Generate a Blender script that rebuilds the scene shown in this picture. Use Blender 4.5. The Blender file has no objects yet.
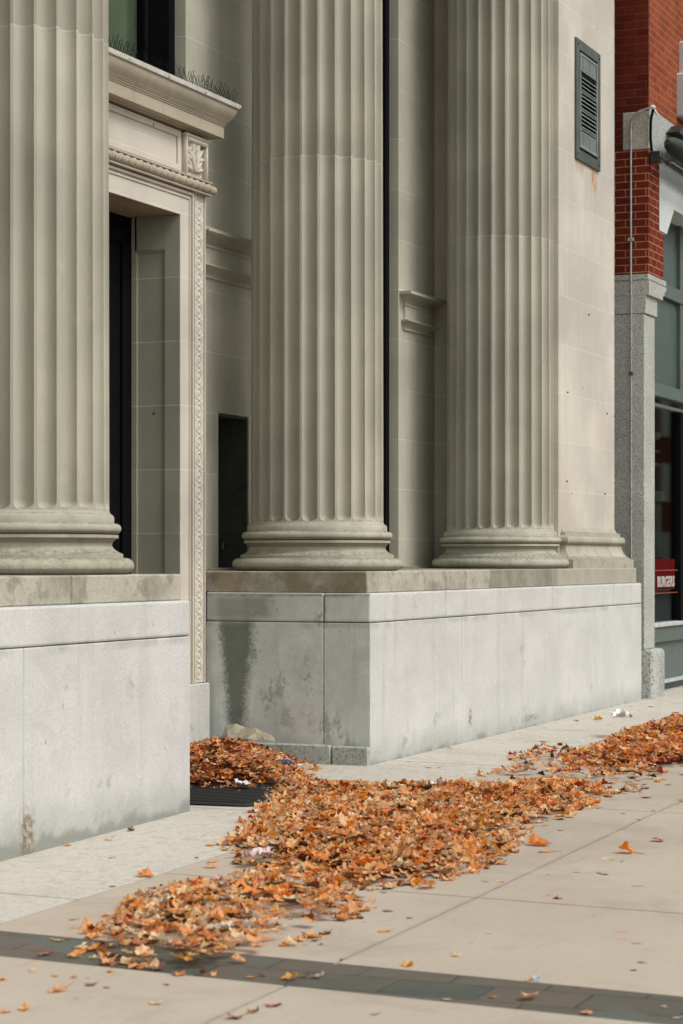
import bpy, bmesh, math, random
import numpy as np
from mathutils import Vector, Matrix, noise as mnoise
random.seed(7); rng = np.random.default_rng(7)
R = math.radians
sc = bpy.context.scene
COL = sc.collection

# ------------------------------------------------------------------ shader helpers
class NT:
    def __init__(s, name):
        s.m = bpy.data.materials.new(name); s.m.use_nodes = True
        s.t = s.m.node_tree; s.t.nodes.clear()
        s.out = s.t.nodes.new('ShaderNodeOutputMaterial')
        s.g = s.t.nodes.new('ShaderNodeNewGeometry')
        s.pos = s.g.outputs['Position']
        s.xyz = s.n('ShaderNodeSeparateXYZ', Vector=s.pos).outputs
        s.nrm = s.n('ShaderNodeSeparateXYZ', Vector=s.g.outputs['True Normal']).outputs
    def n(s, ty, _set=None, **inp):
        nd = s.t.nodes.new(ty)
        if _set:
            for k, v in _set.items(): setattr(nd, k, v)
        for k, v in inp.items(): s.put(nd.inputs[k.replace('_', ' ')], v)
        return nd
    def put(s, sock, v):
        if hasattr(v, 'is_output') or isinstance(v, bpy.types.NodeSocket): s.t.links.new(v, sock)
        else:
            if sock.type == 'RGBA' and len(v) == 3: v = (*v, 1)
            sock.default_value = v
    def math(s, op, a, b=0.0, c=None, clamp=False):
        nd = s.t.nodes.new('ShaderNodeMath'); nd.operation = op; nd.use_clamp = clamp
        s.put(nd.inputs[0], a); s.put(nd.inputs[1], b)
        if c is not None: s.put(nd.inputs[2], c)
        return nd.outputs[0]
    def mix(s, f, a, b, mode='MIX'):
        nd = s.t.nodes.new('ShaderNodeMix'); nd.data_type = 'RGBA'; nd.blend_type = mode
        s.put(nd.inputs[0], f); s.put(nd.inputs[6], a); s.put(nd.inputs[7], b)
        return nd.outputs[2]
    def vec(s, x, y, z):
        return s.n('ShaderNodeCombineXYZ', X=x, Y=y, Z=z).outputs[0]
    def scl(s, v, sx, sy, sz):
        nd = s.n('ShaderNodeMapping', Vector=v); nd.inputs['Scale'].default_value = (sx, sy, sz)
        return nd.outputs[0]
    def noise(s, scale, vec=None, detail=4.0, rough=.55, dist=0.0):
        return s.n('ShaderNodeTexNoise', Vector=vec or s.pos, Scale=scale, Detail=detail, Roughness=rough, Distortion=dist).outputs['Fac']
    def band(s, v, a, b):          # smooth 0..1 between a and b
        nd = s.t.nodes.new('ShaderNodeMapRange'); nd.interpolation_type = 'SMOOTHSTEP'
        s.put(nd.inputs[0], v); nd.inputs[1].default_value = a; nd.inputs[2].default_value = b
        return nd.outputs[0]
    def win(s, v, a, b, e):        # 1 inside a..b with soft edge e
        return s.math('MULTIPLY', s.band(v, a - e, a + e), s.math('SUBTRACT', 1.0, s.band(v, b - e, b + e)))
    def side(s):                   # 1 where the face looks along X
        return s.math('GREATER_THAN', s.math('ABSOLUTE', s.nrm[0]), .7)
    def uz(s, dz=0.0):             # wall coordinates: X or Y, and Z
        u = s.n('ShaderNodeMix', _set={'data_type': 'FLOAT'})
        s.put(u.inputs[0], s.side()); s.put(u.inputs[2], s.xyz[0]); s.put(u.inputs[3], s.xyz[1])
        return s.vec(u.outputs[0], s.math('ADD', s.xyz[2], dz), 0.0)
    def bump(s, h, strength=.3, dist=.01):
        return s.n('ShaderNodeBump', Height=h, Strength=strength, Distance=dist).outputs[0]
    def done(s, color, rough=.85, normal=None, spec=.3, metal=0.0, **kw):
        b = s.n('ShaderNodeBsdfPrincipled', Base_Color=color, Roughness=rough, Metallic=metal)
        b.inputs['Specular IOR Level'].default_value = spec
        if normal: s.put(b.inputs['Normal'], normal)
        for k, v in kw.items(): s.put(b.inputs[k.replace('_', ' ')], v)
        s.t.links.new(b.outputs[0], s.out.inputs[0])
        return s.m

def plain(name, col, rough=.6, metal=0.0, spec=.4, var=.25, scale=6.0):
    t = NT(name)
    n = t.noise(scale); n2 = t.noise(scale * 9)
    f = t.math('ADD', t.math('MULTIPLY', n, .6), t.math('MULTIPLY', n2, .4))
    c = t.mix(t.band(f, .3, .7), tuple(v * (1 - var) for v in col), tuple(min(1, v * (1 + var)) for v in col))
    return t.done(c, rough, t.bump(n2, .15, .004), spec, metal)

LIME = (.475, .452, .370)
def limestone(name, base=LIME, joints=True, warm=.0, width=1.15, patch=.10, shift=.0, streak=.5, base_dirt_tones=False, rust=False):
    t = NT(name)
    big = t.noise(1.1, detail=3)
    st = t.noise(1.0, t.scl(t.pos, 7, 7, .45), detail=5, rough=.6)
    fine = t.noise(70, detail=3, rough=.7)
    med = t.noise(9, detail=5)
    d = lambda k: tuple(v * k for v in base)
    c = t.mix(t.band(big, .3, .72), d(.84), d(1.08))
    c = t.mix(t.math('MULTIPLY', t.band(st, .5, .78), streak), c, (base[0] * .72, base[1] * .72, base[2] * .68))
    c = t.mix(t.math('MULTIPLY', t.band(med, .56, .8), .28), c, d(1.18))
    c = t.mix(t.math('MULTIPLY', t.band(fine, .54, .75), .28), c, d(.6))
    if joints:
        br = t.n('ShaderNodeTexBrick', Vector=t.uz(-.3 + shift), Color1=(1, 1, 1), Color2=(1 - patch,) * 3, Mortar=(1, 1, 1),
                 Scale=1.0, Mortar_Size=.0035, Mortar_Smooth=.3, Bias=0.0, Brick_Width=width, Row_Height=.5)
        c = t.mix(1.0, c, br.outputs['Color'], 'MULTIPLY')
        gate = t.band(t.noise(2.3, detail=2), .36, .5)
        c = t.mix(t.math('MULTIPLY', t.math('MULTIPLY', br.outputs['Fac'], gate), .75), c, (.72, .70, .62))
        pits = t.n('ShaderNodeTexVoronoi', Vector=t.pos, Scale=2.1).outputs['Distance']
        c = t.mix(t.math('MULTIPLY', t.math('LESS_THAN', pits, .03), .8), c, (.08, .07, .06))
    if base_dirt_tones:
        z = t.xyz[2]
        dn = t.noise(5.5, detail=6, rough=.7)
        low = t.math('MULTIPLY', t.band(dn, .40, .75), t.math('SUBTRACT', 1.0, t.band(z, 1.6, 2.3)))
        c = t.mix(t.math('MULTIPLY', low, .6), c, (.21, .195, .125))
        up = t.math('MULTIPLY', t.band(t.nrm[2], .55, .95), t.band(t.noise(30, detail=5), .3, .7))
        c = t.mix(t.math('MULTIPLY', up, .75), c, (.14, .135, .08))
        spk = t.math('MULTIPLY', t.band(t.noise(85, detail=3, rough=.7), .50, .58), t.math('MULTIPLY', t.band(t.noise(2.2, detail=3), .46, .6), t.math('SUBTRACT', 1.0, t.band(z, 1.60, 1.64))))
        c = t.mix(t.math('MULTIPLY', spk, .55), c, (.14, .13, .09))
        und = t.math('MULTIPLY', t.math('GREATER_THAN', -.25, t.nrm[2]), t.math('SUBTRACT', 1.0, t.band(z, 1.85, 1.95)))  # even darker tone on all downward faces near the base
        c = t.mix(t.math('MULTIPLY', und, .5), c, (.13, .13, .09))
        jl = t.win(t.math('ADD', z, t.math('MULTIPLY', t.noise(3), .0)), 4.823, 4.833, .002)
        c = t.mix(t.math('MULTIPLY', jl, .6), c, (.6, .57, .5))
        above = t.band(z, 4.826, 4.83)
        c = t.mix(t.math('MULTIPLY', above, .08), c, (base[0] * 1.12, base[1] * 1.08, base[2] * 1.02))
        sp = t.n('ShaderNodeTexVoronoi', Vector=t.pos, Scale=28.0).outputs['Distance']
        c = t.mix(t.math('MULTIPLY', t.math('LESS_THAN', sp, .09), t.band(dn, .52, .6)), c, (.62, .6, .53))
    if rust:
        x, z = t.xyz[0], t.xyz[2]
        wob = t.noise(16, t.scl(t.pos, 1, 1, .25), detail=4)
        def drip(x0, x1, z0, k):
            a = t.win(t.math('ADD', x, t.math('MULTIPLY', t.math('SUBTRACT', wob, .5), .08)), x0, x1, .03)
            b = t.win(z, z0, 5.80, .07)
            return t.math('MULTIPLY', t.math('MULTIPLY', a, b), t.math('MULTIPLY', t.band(wob, .3, .7), k))
        c = t.mix(drip(6.33, 6.62, 5.68, .8), c, (.42, .20, .07))
        c = t.mix(drip(6.93, 7.12, 5.56, 1.0), c, (.45, .21, .06))
        c = t.mix(t.math('MULTIPLY', t.band(t.noise(1.5, t.scl(t.pos, 1, 1, .3)), .5, .7), .35), c, (.50, .40, .345))
    h = fine
    return t.done(c, .9, t.bump(h, .3, .003), .2)

def granite(name, a, b, dark=(.08, .085, .08), scale=95, cover=.5, stain=None, rough=.8):
    t = NT(name)
    g = t.noise(scale, detail=2, rough=.6); g2 = t.noise(scale * .45, detail=3, rough=.7)
    big = t.noise(1.6, detail=4)
    c = t.mix(t.band(big, .3, .7), a, b)
    c = t.mix(t.math('MULTIPLY', t.band(g, .52, .62), cover), c, dark)
    c = t.mix(t.math('MULTIPLY', t.band(g2, .56, .68), cover * .8), c, tuple(min(1, v * 1.35) for v in b))
    if stain: c = stain(t, c)
    return t.done(c, rough, t.bump(g, .4, .006), .25)

def pedestal_stain_shade(t, c):
    x, y, z = t.xyz
    # weathered greener granite on the returns, its colour lightened to offset their shade
    side = t.side()
    pn = t.noise(3.0, detail=6, rough=.65, dist=.3)
    c = t.mix(side, c, t.mix(t.band(pn, .35, .7), (.55, .59, .55), (.70, .73, .69)))
    st = t.noise(1.0, t.scl(t.pos, 6, 6, .5), detail=5, rough=.65)
    c = t.mix(t.math('MULTIPLY', t.band(st, .52, .75), .35), c, (.36, .36, .34))
    patch = t.math('MULTIPLY', t.band(t.noise(2.2, detail=5, rough=.7), .6, .68), t.band(t.noise(9, detail=5), .35, .6))
    c = t.mix(t.math('MULTIPLY', patch, .5), c, (.26, .28, .26))
    cl = t.noise(2.6, t.scl(t.pos, 1, 1, 1.6), detail=7, rough=.7, dist=.6)
    c = t.mix(t.math('MULTIPLY', t.band(cl, .50, .64), .2), c, (.40, .41, .385))
    jd = t.math('MULTIPLY', t.win(t.math('ADD', z, t.math('MULTIPLY', t.noise(6, detail=5), .05)), 1.085, 1.15, .02), t.band(t.noise(3.1, detail=4), .42, .6))
    c = t.mix(t.math('MULTIPLY', jd, .3), c, (.22, .23, .2))
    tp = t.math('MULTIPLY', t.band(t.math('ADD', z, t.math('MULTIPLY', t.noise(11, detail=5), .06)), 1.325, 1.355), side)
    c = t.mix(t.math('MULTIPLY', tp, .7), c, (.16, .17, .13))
    # big dark algae run below the left end of the return at X = 0
    wob = t.math('MULTIPLY', t.math('SUBTRACT', t.noise(5, detail=6, rough=.7), .5), .14)
    yy = t.math('ADD', y, wob)
    hw = t.math('ADD', .045, t.math('MULTIPLY', z, .105))
    rim = t.math('SUBTRACT', hw, t.math('ABSOLUTE', t.math('SUBTRACT', yy, 1.15)))
    rim = t.math('ADD', rim, t.math('MULTIPLY', t.math('SUBTRACT', t.noise(38, detail=4, rough=.8), .5), .16))
    run = t.math('MULTIPLY', t.band(rim, -.04, .05), t.win(z, .12, 1.12, .06))
    run = t.math('MULTIPLY', t.math('MULTIPLY', run, side), t.win(x, -.2, .2, .01))
    c = t.mix(t.math('MULTIPLY', run, .80), c, (.06, .078, .055))
    run2 = t.math('MULTIPLY', t.math('MULTIPLY', t.win(yy, .85, 1.35, .09), t.win(z, 1.13, 1.31, .04)), side)
    c = t.mix(t.math('MULTIPLY', run2, .6), c, (.10, .115, .085))
    sm = t.math('MULTIPLY', t.band(t.noise(4.2, t.scl(t.pos, 1, 1, .6), detail=6, rough=.75), .56, .64), side)
    c = t.mix(t.math('MULTIPLY', sm, .5), c, (.16, .175, .15))
    # damp margin and painted contact shade at the ground, rust spots and scratches
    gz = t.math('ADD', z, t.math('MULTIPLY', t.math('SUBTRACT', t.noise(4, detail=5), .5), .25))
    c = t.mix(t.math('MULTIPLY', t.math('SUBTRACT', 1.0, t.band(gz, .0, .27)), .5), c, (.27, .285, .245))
    c = t.mix(t.math('MULTIPLY', t.math('SUBTRACT', 1.0, t.band(gz, -.02, .05)), .5), c, (.12, .125, .1))  # dark foot line: grime plus contact shade put into the colour
    for (x0, z0, w, h_, k) in ((-5.12, .06, .07, .12, .9), (2.32, .22, .035, .07, .9), (4.03, .10, .22, .03, .6)):
        a = t.win(t.math('ADD', x, t.math('MULTIPLY', wob, .3)), x0 - w, x0 + w, w * .6)
        b = t.win(t.math('ADD', z, t.math('MULTIPLY', wob, .3)), z0 - h_, z0 + h_, h_ * .6)
        c = t.mix(t.math('MULTIPLY', t.math('MULTIPLY', a, b), t.math('MULTIPLY', t.band(t.noise(30), .35, .6), k)), c, (.20, .13, .05))
    sp = t.n('ShaderNodeTexVoronoi', Vector=t.scl(t.pos, 1, 1, .5), Scale=5.0).outputs['Distance']
    c = t.mix(t.math('MULTIPLY', t.math('LESS_THAN', sp, .035), .6), c, (.17, .17, .15))
    return c

def bricks(name, c1, c2, mortar, shift=0.0, ms=.010, row=.085, w=.235, age=.5):
    t = NT(name)
    br = t.n('ShaderNodeTexBrick', Vector=t.uz(shift), Color1=c1, Color2=c2, Mortar=mortar,
             Scale=1.0, Mortar_Size=ms * .5, Mortar_Smooth=.2, Bias=-.1, Brick_Width=w, Row_Height=row)
    n = t.noise(20, detail=4); n2 = t.noise(1.5, detail=3)
    c = t.mix(t.math('MULTIPLY', t.band(n, .45, .75), .35), br.outputs['Color'], tuple(v * .4 for v in c1))
    c = t.mix(t.math('MULTIPLY', t.band(n2, .5, .7), age), c, tuple(v * .55 for v in c1))
    h = t.math('SUBTRACT', t.math('MULTIPLY', n, .3), br.outputs['Fac'])
    return t.done(c, .9, t.bump(h, .6, .008), .15)

M = {}
M['column'] = limestone('column_limestone', joints=False, base_dirt_tones=True, streak=.45)
M['wall'] = limestone('wall_limestone', base=(.52, .505, .41), streak=.4)
M['pier'] = limestone('pier_limestone', base=(.63, .58, .505), width=.93, patch=.07, streak=.25, rust=True)
M['surround'] = limestone('surround_limestone', base=(.59, .54, .465), width=5.0, streak=.2, patch=.03)
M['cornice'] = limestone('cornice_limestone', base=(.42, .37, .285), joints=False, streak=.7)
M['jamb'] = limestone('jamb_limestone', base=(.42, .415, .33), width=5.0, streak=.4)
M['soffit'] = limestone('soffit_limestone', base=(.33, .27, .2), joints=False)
M['plinth'] = None
def plinth_mat():
    t = NT('plinth_limestone')
    b1 = t.noise(1.7, detail=5, rough=.65); m = t.noise(7, detail=6, rough=.7); f = t.noise(80, detail=2)
    c = t.mix(t.band(b1, .35, .62), (.29, .275, .21), (.47, .445, .37))
    c = t.mix(t.math('MULTIPLY', t.band(m, .48, .66), .5), c, (.14, .12, .08))
    x, y = t.xyz[0], t.xyz[1]
    rust = t.math('MULTIPLY', t.side(), t.band(t.noise(2.6, detail=4), .42, .56))
    c = t.mix(t.math('MULTIPLY', rust, .55), c, (.22, .165, .085))
    right = t.band(t.math('ADD', x, t.math('MULTIPLY', t.math('SUBTRACT', m, .5), .3)), 4.95, 5.1)
    c = t.mix(t.math('MULTIPLY', right, .8), c, (.40, .375, .31))
    c = t.mix(t.math('MULTIPLY', t.win(x, 3.0, 4.9, .05), .5), c, (.2, .2, .155))
    c = t.mix(t.math('MULTIPLY', t.band(f, .55, .7), .35), c, (.1, .09, .06))
    return t.done(c, .9, t.bump(t.math('ADD', m, f), .4, .006), .2)
M['plinth'] = plinth_mat()
M['ped'] = granite('pedestal_granite', (.545, .540, .530), (.62, .613, .603), dark=(.40, .405, .39), scale=55, cover=.35, stain=pedestal_stain_shade)
M['base_course'] = granite('base_course_granite', (.34, .36, .33), (.54, .55, .51), cover=.45, scale=40)
M['groove'] = plain('dark_joint', (.07, .07, .06), .95)
M['ngranite'] = granite('speckled_granite', (.40, .41, .385), (.48, .49, .455), dark=(.15, .155, .145), scale=55, cover=.75)
M['nblock'] = granite('rough_granite', (.34, .35, .33), (.48, .49, .46), dark=(.16, .165, .155), scale=38, cover=.8)
M['impost'] = granite('buff_granite', (.42, .39, .33), (.50, .47, .40), dark=(.2, .19, .16), scale=45, cover=.6)
M['spandrel'] = granite('painted_spandrel', (.52, .55, .54), (.60, .63, .62), dark=(.42, .44, .43), scale=30, cover=.3)
M['brick'] = bricks('red_brick', (.20, .028, .013), (.12, .016, .008), (.50, .27, .15), shift=.03)
M['brick_up'] = bricks('upper_red_brick', (.15, .024, .012), (.085, .014, .008), (.20, .09, .05), shift=.02, ms=.005)
M['brick_front'] = bricks('upper_front_brick', (.31, .072, .027), (.20, .042, .018), (.45, .24, .15), ms=.007, age=.3)
M['bronze'] = plain('painted_bronze', (.085, .10, .088), .45, .3, .5)
M['bronze_light'] = plain('weathered_bronze', (.24, .27, .255), .5, .2, .5)
M['black'] = plain('black_metal', (.004, .004, .005), .7, spec=.08)
M['awning'] = plain('awning_fabric', (.035, .042, .032), .7, var=.4)
M['black_arm'] = plain('awning_arm_paint', (.018, .02, .02), .45)
M['steel'] = plain('galvanised_steel', (.46, .47, .49), .35, .7, .5)
M['frame'] = plain('grey_green_paint', (.105, .135, .122), .5, var=.1)
M['panel'] = plain('grey_green_panel', (.075, .10, .088), .45, var=.12)
M['ledge'] = plain('pale_sill_paint', (.5, .52, .5), .5)
M['blind'] = plain('olive_blind', (.50, .50, .36), .8, var=.15, scale=1.2)
M['patch'] = plain('dark_patch', (.19, .20, .18), .9)
M['lining'] = plain('recess_lining', (.075, .082, .068), .8, var=.3, scale=4)
M['interior'] = plain('dark_interior', (.012, .012, .012), .9, spec=.1)
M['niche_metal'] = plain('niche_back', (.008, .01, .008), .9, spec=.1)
M['red'] = plain('red_sign_board', (.085, .002, .003), .8, var=.1, spec=.05)
M['white_letter'] = plain('white_lettering', (.5, .46, .43), .5, var=.03)
M['orange'] = plain('orange_rail_wood', (.30, .10, .04), .5)
M['paper'] = plain('white_paper', (.72, .72, .72), .8, var=.08)
M['paper_dull'] = plain('off_white_paper', (.62, .54, .46), .8, var=.08)
M['wrapper'] = plain('blue_white_wrapper', (.30, .38, .6), .4, var=.5, scale=30)
M['pinkbag'] = plain('pink_white_plastic', (.66, .5, .5), .35, var=.2, scale=14)
M['sheet'] = None
def sheet_mat():
    t = NT('buff_plastic_sheet')
    b = t.n('ShaderNodeBsdfPrincipled', Base_Color=(.36, .31, .22), Roughness=.3)
    tr = t.n('ShaderNodeBsdfTransparent')
    mx = t.n('ShaderNodeMixShader', Fac=t.band(t.noise(9), .1, .75)); mx.inputs[0].default_value = .42
    t.t.links.new(tr.outputs[0], mx.inputs[1]); t.t.links.new(b.outputs[0], mx.inputs[2]); t.t.links.new(mx.outputs[0], t.out.inputs[0])
    return t.m
M['sheet'] = sheet_mat()
def glass_mat(name, tint=(.85, .9, .87), fac=.7):
    t = NT(name)
    fr = t.n('ShaderNodeFresnel', IOR=1.5).outputs[0]
    tr = t.n('ShaderNodeBsdfTransparent', Color=tint); gl = t.n('ShaderNodeBsdfGlossy', Color=(.9, .95, .93), Roughness=.03)
    mx = t.n('ShaderNodeMixShader', Fac=t.math('MULTIPLY', fr, fac))
    t.t.links.new(tr.outputs[0], mx.inputs[1]); t.t.links.new(gl.outputs[0], mx.inputs[2]); t.t.links.new(mx.outputs[0], t.out.inputs[0])
    return t.m
M['glass'] = glass_mat('window_glass')
def mat_mat():
    t = NT('black_rubber')
    w = t.n('ShaderNodeTexWave', _set={'bands_direction': 'X'}, Vector=t.pos, Scale=9.0, Distortion=.3).outputs['Fac']
    c = t.mix(t.noise(12), (.012, .013, .014), (.03, .032, .034))
    return t.done(c, .6, t.bump(w, .5, .01), .4)
M['rubber'] = mat_mat()

def paving(name, a, b, kind):
    t = NT(name)
    big = t.noise(.55, detail=4); med = t.noise(4, detail=5, rough=.65); fine = t.noise(60, detail=3)
    c = t.mix(t.band(big, .3, .7), a, b)
    if kind == 'concrete':
        c = t.mix(t.math('MULTIPLY', t.band(med, .5, .75), .3), c, tuple(v * .8 for v in a))
        st = t.noise(1.0, t.scl(t.pos, 2, 26, 1), detail=4)
        c = t.mix(t.math('MULTIPLY', t.band(st, .6, .72), .25), c, tuple(v * .68 for v in a))
        c = t.mix(t.math('MULTIPLY', t.band(fine, .55, .7), .22), c, tuple(v * .7 for v in a))
        y = t.xyz[1]
        jl = t.math('MULTIPLY', t.win(t.math('ADD', y, t.math('MULTIPLY', t.math('SUBTRACT', med, .5), .03)), -2.86, -2.80, .02), t.band(t.noise(2.5, detail=4), .35, .6))
        c = t.mix(t.math('MULTIPLY', jl, .16), c, (.2, .165, .13))
        st2 = t.math('MULTIPLY', t.band(t.noise(.9, detail=6, rough=.7, dist=.5), .50, .66), .36)
        c = t.mix(st2, c, tuple(v * .72 for v in a))
        gum = t.n('ShaderNodeTexVoronoi', Vector=t.pos, Scale=1.3).outputs['Distance']
        c = t.mix(t.math('MULTIPLY', t.math('LESS_THAN', gum, .045), .5), c, (.22, .19, .165))
        sp = t.n('ShaderNodeTexVoronoi', Vector=t.pos, Scale=3.3).outputs['Distance']
        c = t.mix(t.math('MULTIPLY', t.math('LESS_THAN', sp, .045), .45), c, (.14, .11, .09))
        bm_ = t.bump(t.math('ADD', fine, t.math('MULTIPLY', med, 2.0)), .25, .004)
    else:
        vo = t.n('ShaderNodeTexVoronoi', Vector=t.pos, Scale=32.0)
        peb = t.n('ShaderNodeSeparateColor', Color=vo.outputs['Color']).outputs[0]
        c = t.mix(t.math('MULTIPLY', t.band(peb, .35, .75), .75), c, tuple(v * .45 for v in a))
        c = t.mix(t.math('MULTIPLY', t.band(t.noise(22, detail=5, rough=.75), .54, .62), .55), c, tuple(v * .5 for v in a))
        c = t.mix(t.math('MULTIPLY', t.band(peb, .0, .2), .15), tuple(min(.8, v * 1.3) for v in b), c)
        c = t.mix(t.math('MULTIPLY', t.band(t.noise(13, detail=6, rough=.8), .5, .6), .3), c, tuple(v * .62 for v in a))
        c = t.mix(t.math('MULTIPLY', t.band(t.noise(1.1, detail=5, rough=.7), .5, .65), .25), c, tuple(v * .75 for v in a))
        bm_ = t.bump(vo.outputs['Distance'], .5, .008)
    return t.done(c, .88, bm_, .2)
M['concrete'] = paving('concrete_walk', (.42, .355, .29), (.475, .41, .34), 'concrete')
M['aggregate'] = paving('exposed_aggregate', (.375, .345, .300), (.43, .40, .35), 'agg')
def paver_mat():
    t = NT('dark_pavers')
    v = t.vec(t.xyz[1], t.math('ADD', t.xyz[0], .02), 0.0)
    br = t.n('ShaderNodeTexBrick', Vector=v, Color1=(.062, .075, .064), Color2=(.135, .105, .082), Mortar=(.045, .042, .038),
             Scale=1.0, Mortar_Size=.006, Mortar_Smooth=.2, Bias=0.0, Brick_Width=.40, Row_Height=.27)
    cell = t.noise(1.3, detail=2)
    c = t.mix(t.band(cell, .54, .6), br.outputs['Color'], (.10, .115, .098))
    c = t.mix(t.math('MULTIPLY', t.band(t.noise(7, detail=6), .45, .7), .35), c, (.13, .115, .09))
    return t.done(c, .7, t.bump(t.math('SUBTRACT', t.noise(30), br.outputs['Fac']), .4, .008), .35)
M['pavers'] = paver_mat()
M['asphalt'] = plain('asphalt', (.05, .05, .05), .9, var=.3, scale=20)
M['kerb'] = granite('kerb_granite', (.33, .33, .31), (.4, .4, .38))

# ------------------------------------------------------------------ mesh helpers
def BM(): return bmesh.new()
def box(bm, x0, x1, y0, y1, z0, z1, bev=0.0, seg=1):
    r = bmesh.ops.create_cube(bm, size=1.0, matrix=Matrix.Translation(((x0 + x1) / 2, (y0 + y1) / 2, (z0 + z1) / 2)) @ Matrix.Diagonal((x1 - x0, y1 - y0, z1 - z0, 1)))
    if bev:
        es = list({e for v in r['verts'] for e in v.link_edges})
        bmesh.ops.bevel(bm, geom=es, offset=bev, segments=seg, affect='EDGES', profile=.5)
def prism_xz(bm, pts, y0, y1):
    a = [bm.verts.new((x, y0, z)) for x, z in pts]; b = [bm.verts.new((x, y1, z)) for x, z in pts]
    bm.faces.new(a); bm.faces.new(b[::-1]); n = len(pts)
    for i in range(n):
        bm.faces.new((a[i], b[i], b[(i + 1) % n], a[(i + 1) % n]))
    bmesh.ops.recalc_face_normals(bm, faces=bm.faces)
def moulding(bm, x0, x1, y0, y1, prof):
    """a profile of (projection, z) run round a rectangle with mitred corners"""
    rings = []
    for p, z in prof:
        rings.append([bm.verts.new(v) for v in ((x0 - p, y0 - p, z), (x1 + p, y0 - p, z), (x1 + p, y1 + p, z), (x0 - p, y1 + p, z))])
    for a, b in zip(rings, rings[1:]):
        for i in range(4): bm.faces.new((a[i], a[(i + 1) % 4], b[(i + 1) % 4], b[i]))
    bm.faces.new(rings[0][::-1]); bm.faces.new(rings[-1])
def tube(bm, pts, r, n=8, cap=True):
    pts = [Vector(p) for p in pts]; rings = []
    up = Vector((0, 0, 1)); prev = None
    for i, p in enumerate(pts):
        d = (pts[min(i + 1, len(pts) - 1)] - pts[max(i - 1, 0)]).normalized()
        if prev is None:
            s = d.cross(up if abs(d.z) < .9 else Vector((1, 0, 0))).normalized()
        else:
            s = (prev - d * prev.dot(d)).normalized()
        prev = s; q = d.cross(s)
        rr = r[i] if isinstance(r, (list, tuple)) else r
        rings.append([bm.verts.new(p + (s * math.cos(2 * math.pi * k / n) + q * math.sin(2 * math.pi * k / n)) * rr) for k in range(n)])
    for a, b in zip(rings, rings[1:]):
        for k in range(n): bm.faces.new((a[k], a[(k + 1) % n], b[(k + 1) % n], b[k]))
    if cap: bm.faces.new(rings[0][::-1]); bm.faces.new(rings[-1])
def lathe(bm, cx, cy, prof, n=96):
    rings = [[bm.verts.new((cx + r * math.cos(2 * math.pi * k / n), cy + r * math.sin(2 * math.pi * k / n), z)) for k in range(n)] for r, z in prof]
    for a, b in zip(rings, rings[1:]):
        for k in range(n): bm.faces.new((a[k], a[(k + 1) % n], b[(k + 1) % n], b[k]))
    bm.faces.new(rings[0][::-1]); bm.faces.new(rings[-1])
def ellipsoid(bm, c, s, seg=12, rot=None):
    m = Matrix.Translation(c) @ (rot or Matrix.Identity(4)) @ Matrix.Diagonal((*s, 1))
    bmesh.ops.create_uvsphere(bm, u_segments=seg, v_segments=max(6, seg // 2), radius=1, matrix=m)
def torus_arc(cx, z0, z1, p, n=8):   # helper: half-round profile points between z0 and z1 that bulges by p
    return [(cx + p * math.sin(math.pi * i / n), z0 + (z1 - z0) * (1 - math.cos(math.pi * i / n)) / 2) for i in range(n + 1)]

def wloc(o):
    v = Vector(o.location)
    while o.parent: o = o.parent; v += o.location
    return v
def obj(name, bm, mat, parent=None, smooth=None, loc=None):
    bmesh.ops.recalc_face_normals(bm, faces=bm.faces)
    if loc is None: loc = (0, 0, 0)
    off = Vector(loc) + (wloc(parent) if parent else Vector())
    bmesh.ops.translate(bm, verts=bm.verts, vec=-off)
    me = bpy.data.meshes.new(name); bm.to_mesh(me); bm.free()
    if smooth is not None:
        for p in me.polygons: p.use_smooth = True
        me.set_sharp_from_angle(angle=R(smooth))
    for m_ in (mat if isinstance(mat, list) else [mat]): me.materials.append(m_)
    o = bpy.data.objects.new(name, me); COL.objects.link(o)
    o.parent = parent; o.location = loc
    return o
def thing(name, label, cat, loc=(0, 0, 0), group=None):
    o = bpy.data.objects.new(name, None); o.empty_display_size = .2; COL.objects.link(o); o.location = loc
    o['label'] = label; o['category'] = cat
    if group: o['group'] = group
    return o
def tag(o, label, cat, group=None):
    o['label'] = label; o['category'] = cat
    if group: o['group'] = group
    return o
def struct(name, bm, mat, **k):
    o = obj(name, bm, mat, **k); o['kind'] = 'structure'; return o

def gz(X):
    if X >= -2: return .0042 * X
    if X >= -6: return -.0084 + .0147 * (X + 2)
    return -.0672 + .010 * (X + 6)
def slab(bm, x0, x1, y0, y1, dz=0.0, t=.06, skew=0.0):
    """a paving slab whose top follows the slope of the street"""
    xs = [x0]; 
    while xs[-1] < x1 - 1e-6: xs.append(min(x1, xs[-1] + 1.0))
    f = lambda x, y: x + skew * (y + 1.0)
    T = [[bm.verts.new((f(x, y), y, gz(x) + dz)) for y in (y0, y1)] for x in xs]
    B = [[bm.verts.new((f(x, y), y, gz(x) + dz - t)) for y in (y0, y1)] for x in xs]
    for i in range(len(xs) - 1):
        bm.faces.new((T[i][0], T[i + 1][0], T[i + 1][1], T[i][1]))
        bm.faces.new((B[i][0], B[i][1], B[i + 1][1], B[i + 1][0]))
        for j in (0, 1): bm.faces.new((T[i][j], T[i + 1][j], B[i + 1][j], B[i][j]))
    for i in (0, -1): bm.faces.new((T[i][0], T[i][1], B[i][1], B[i][0]))
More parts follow.
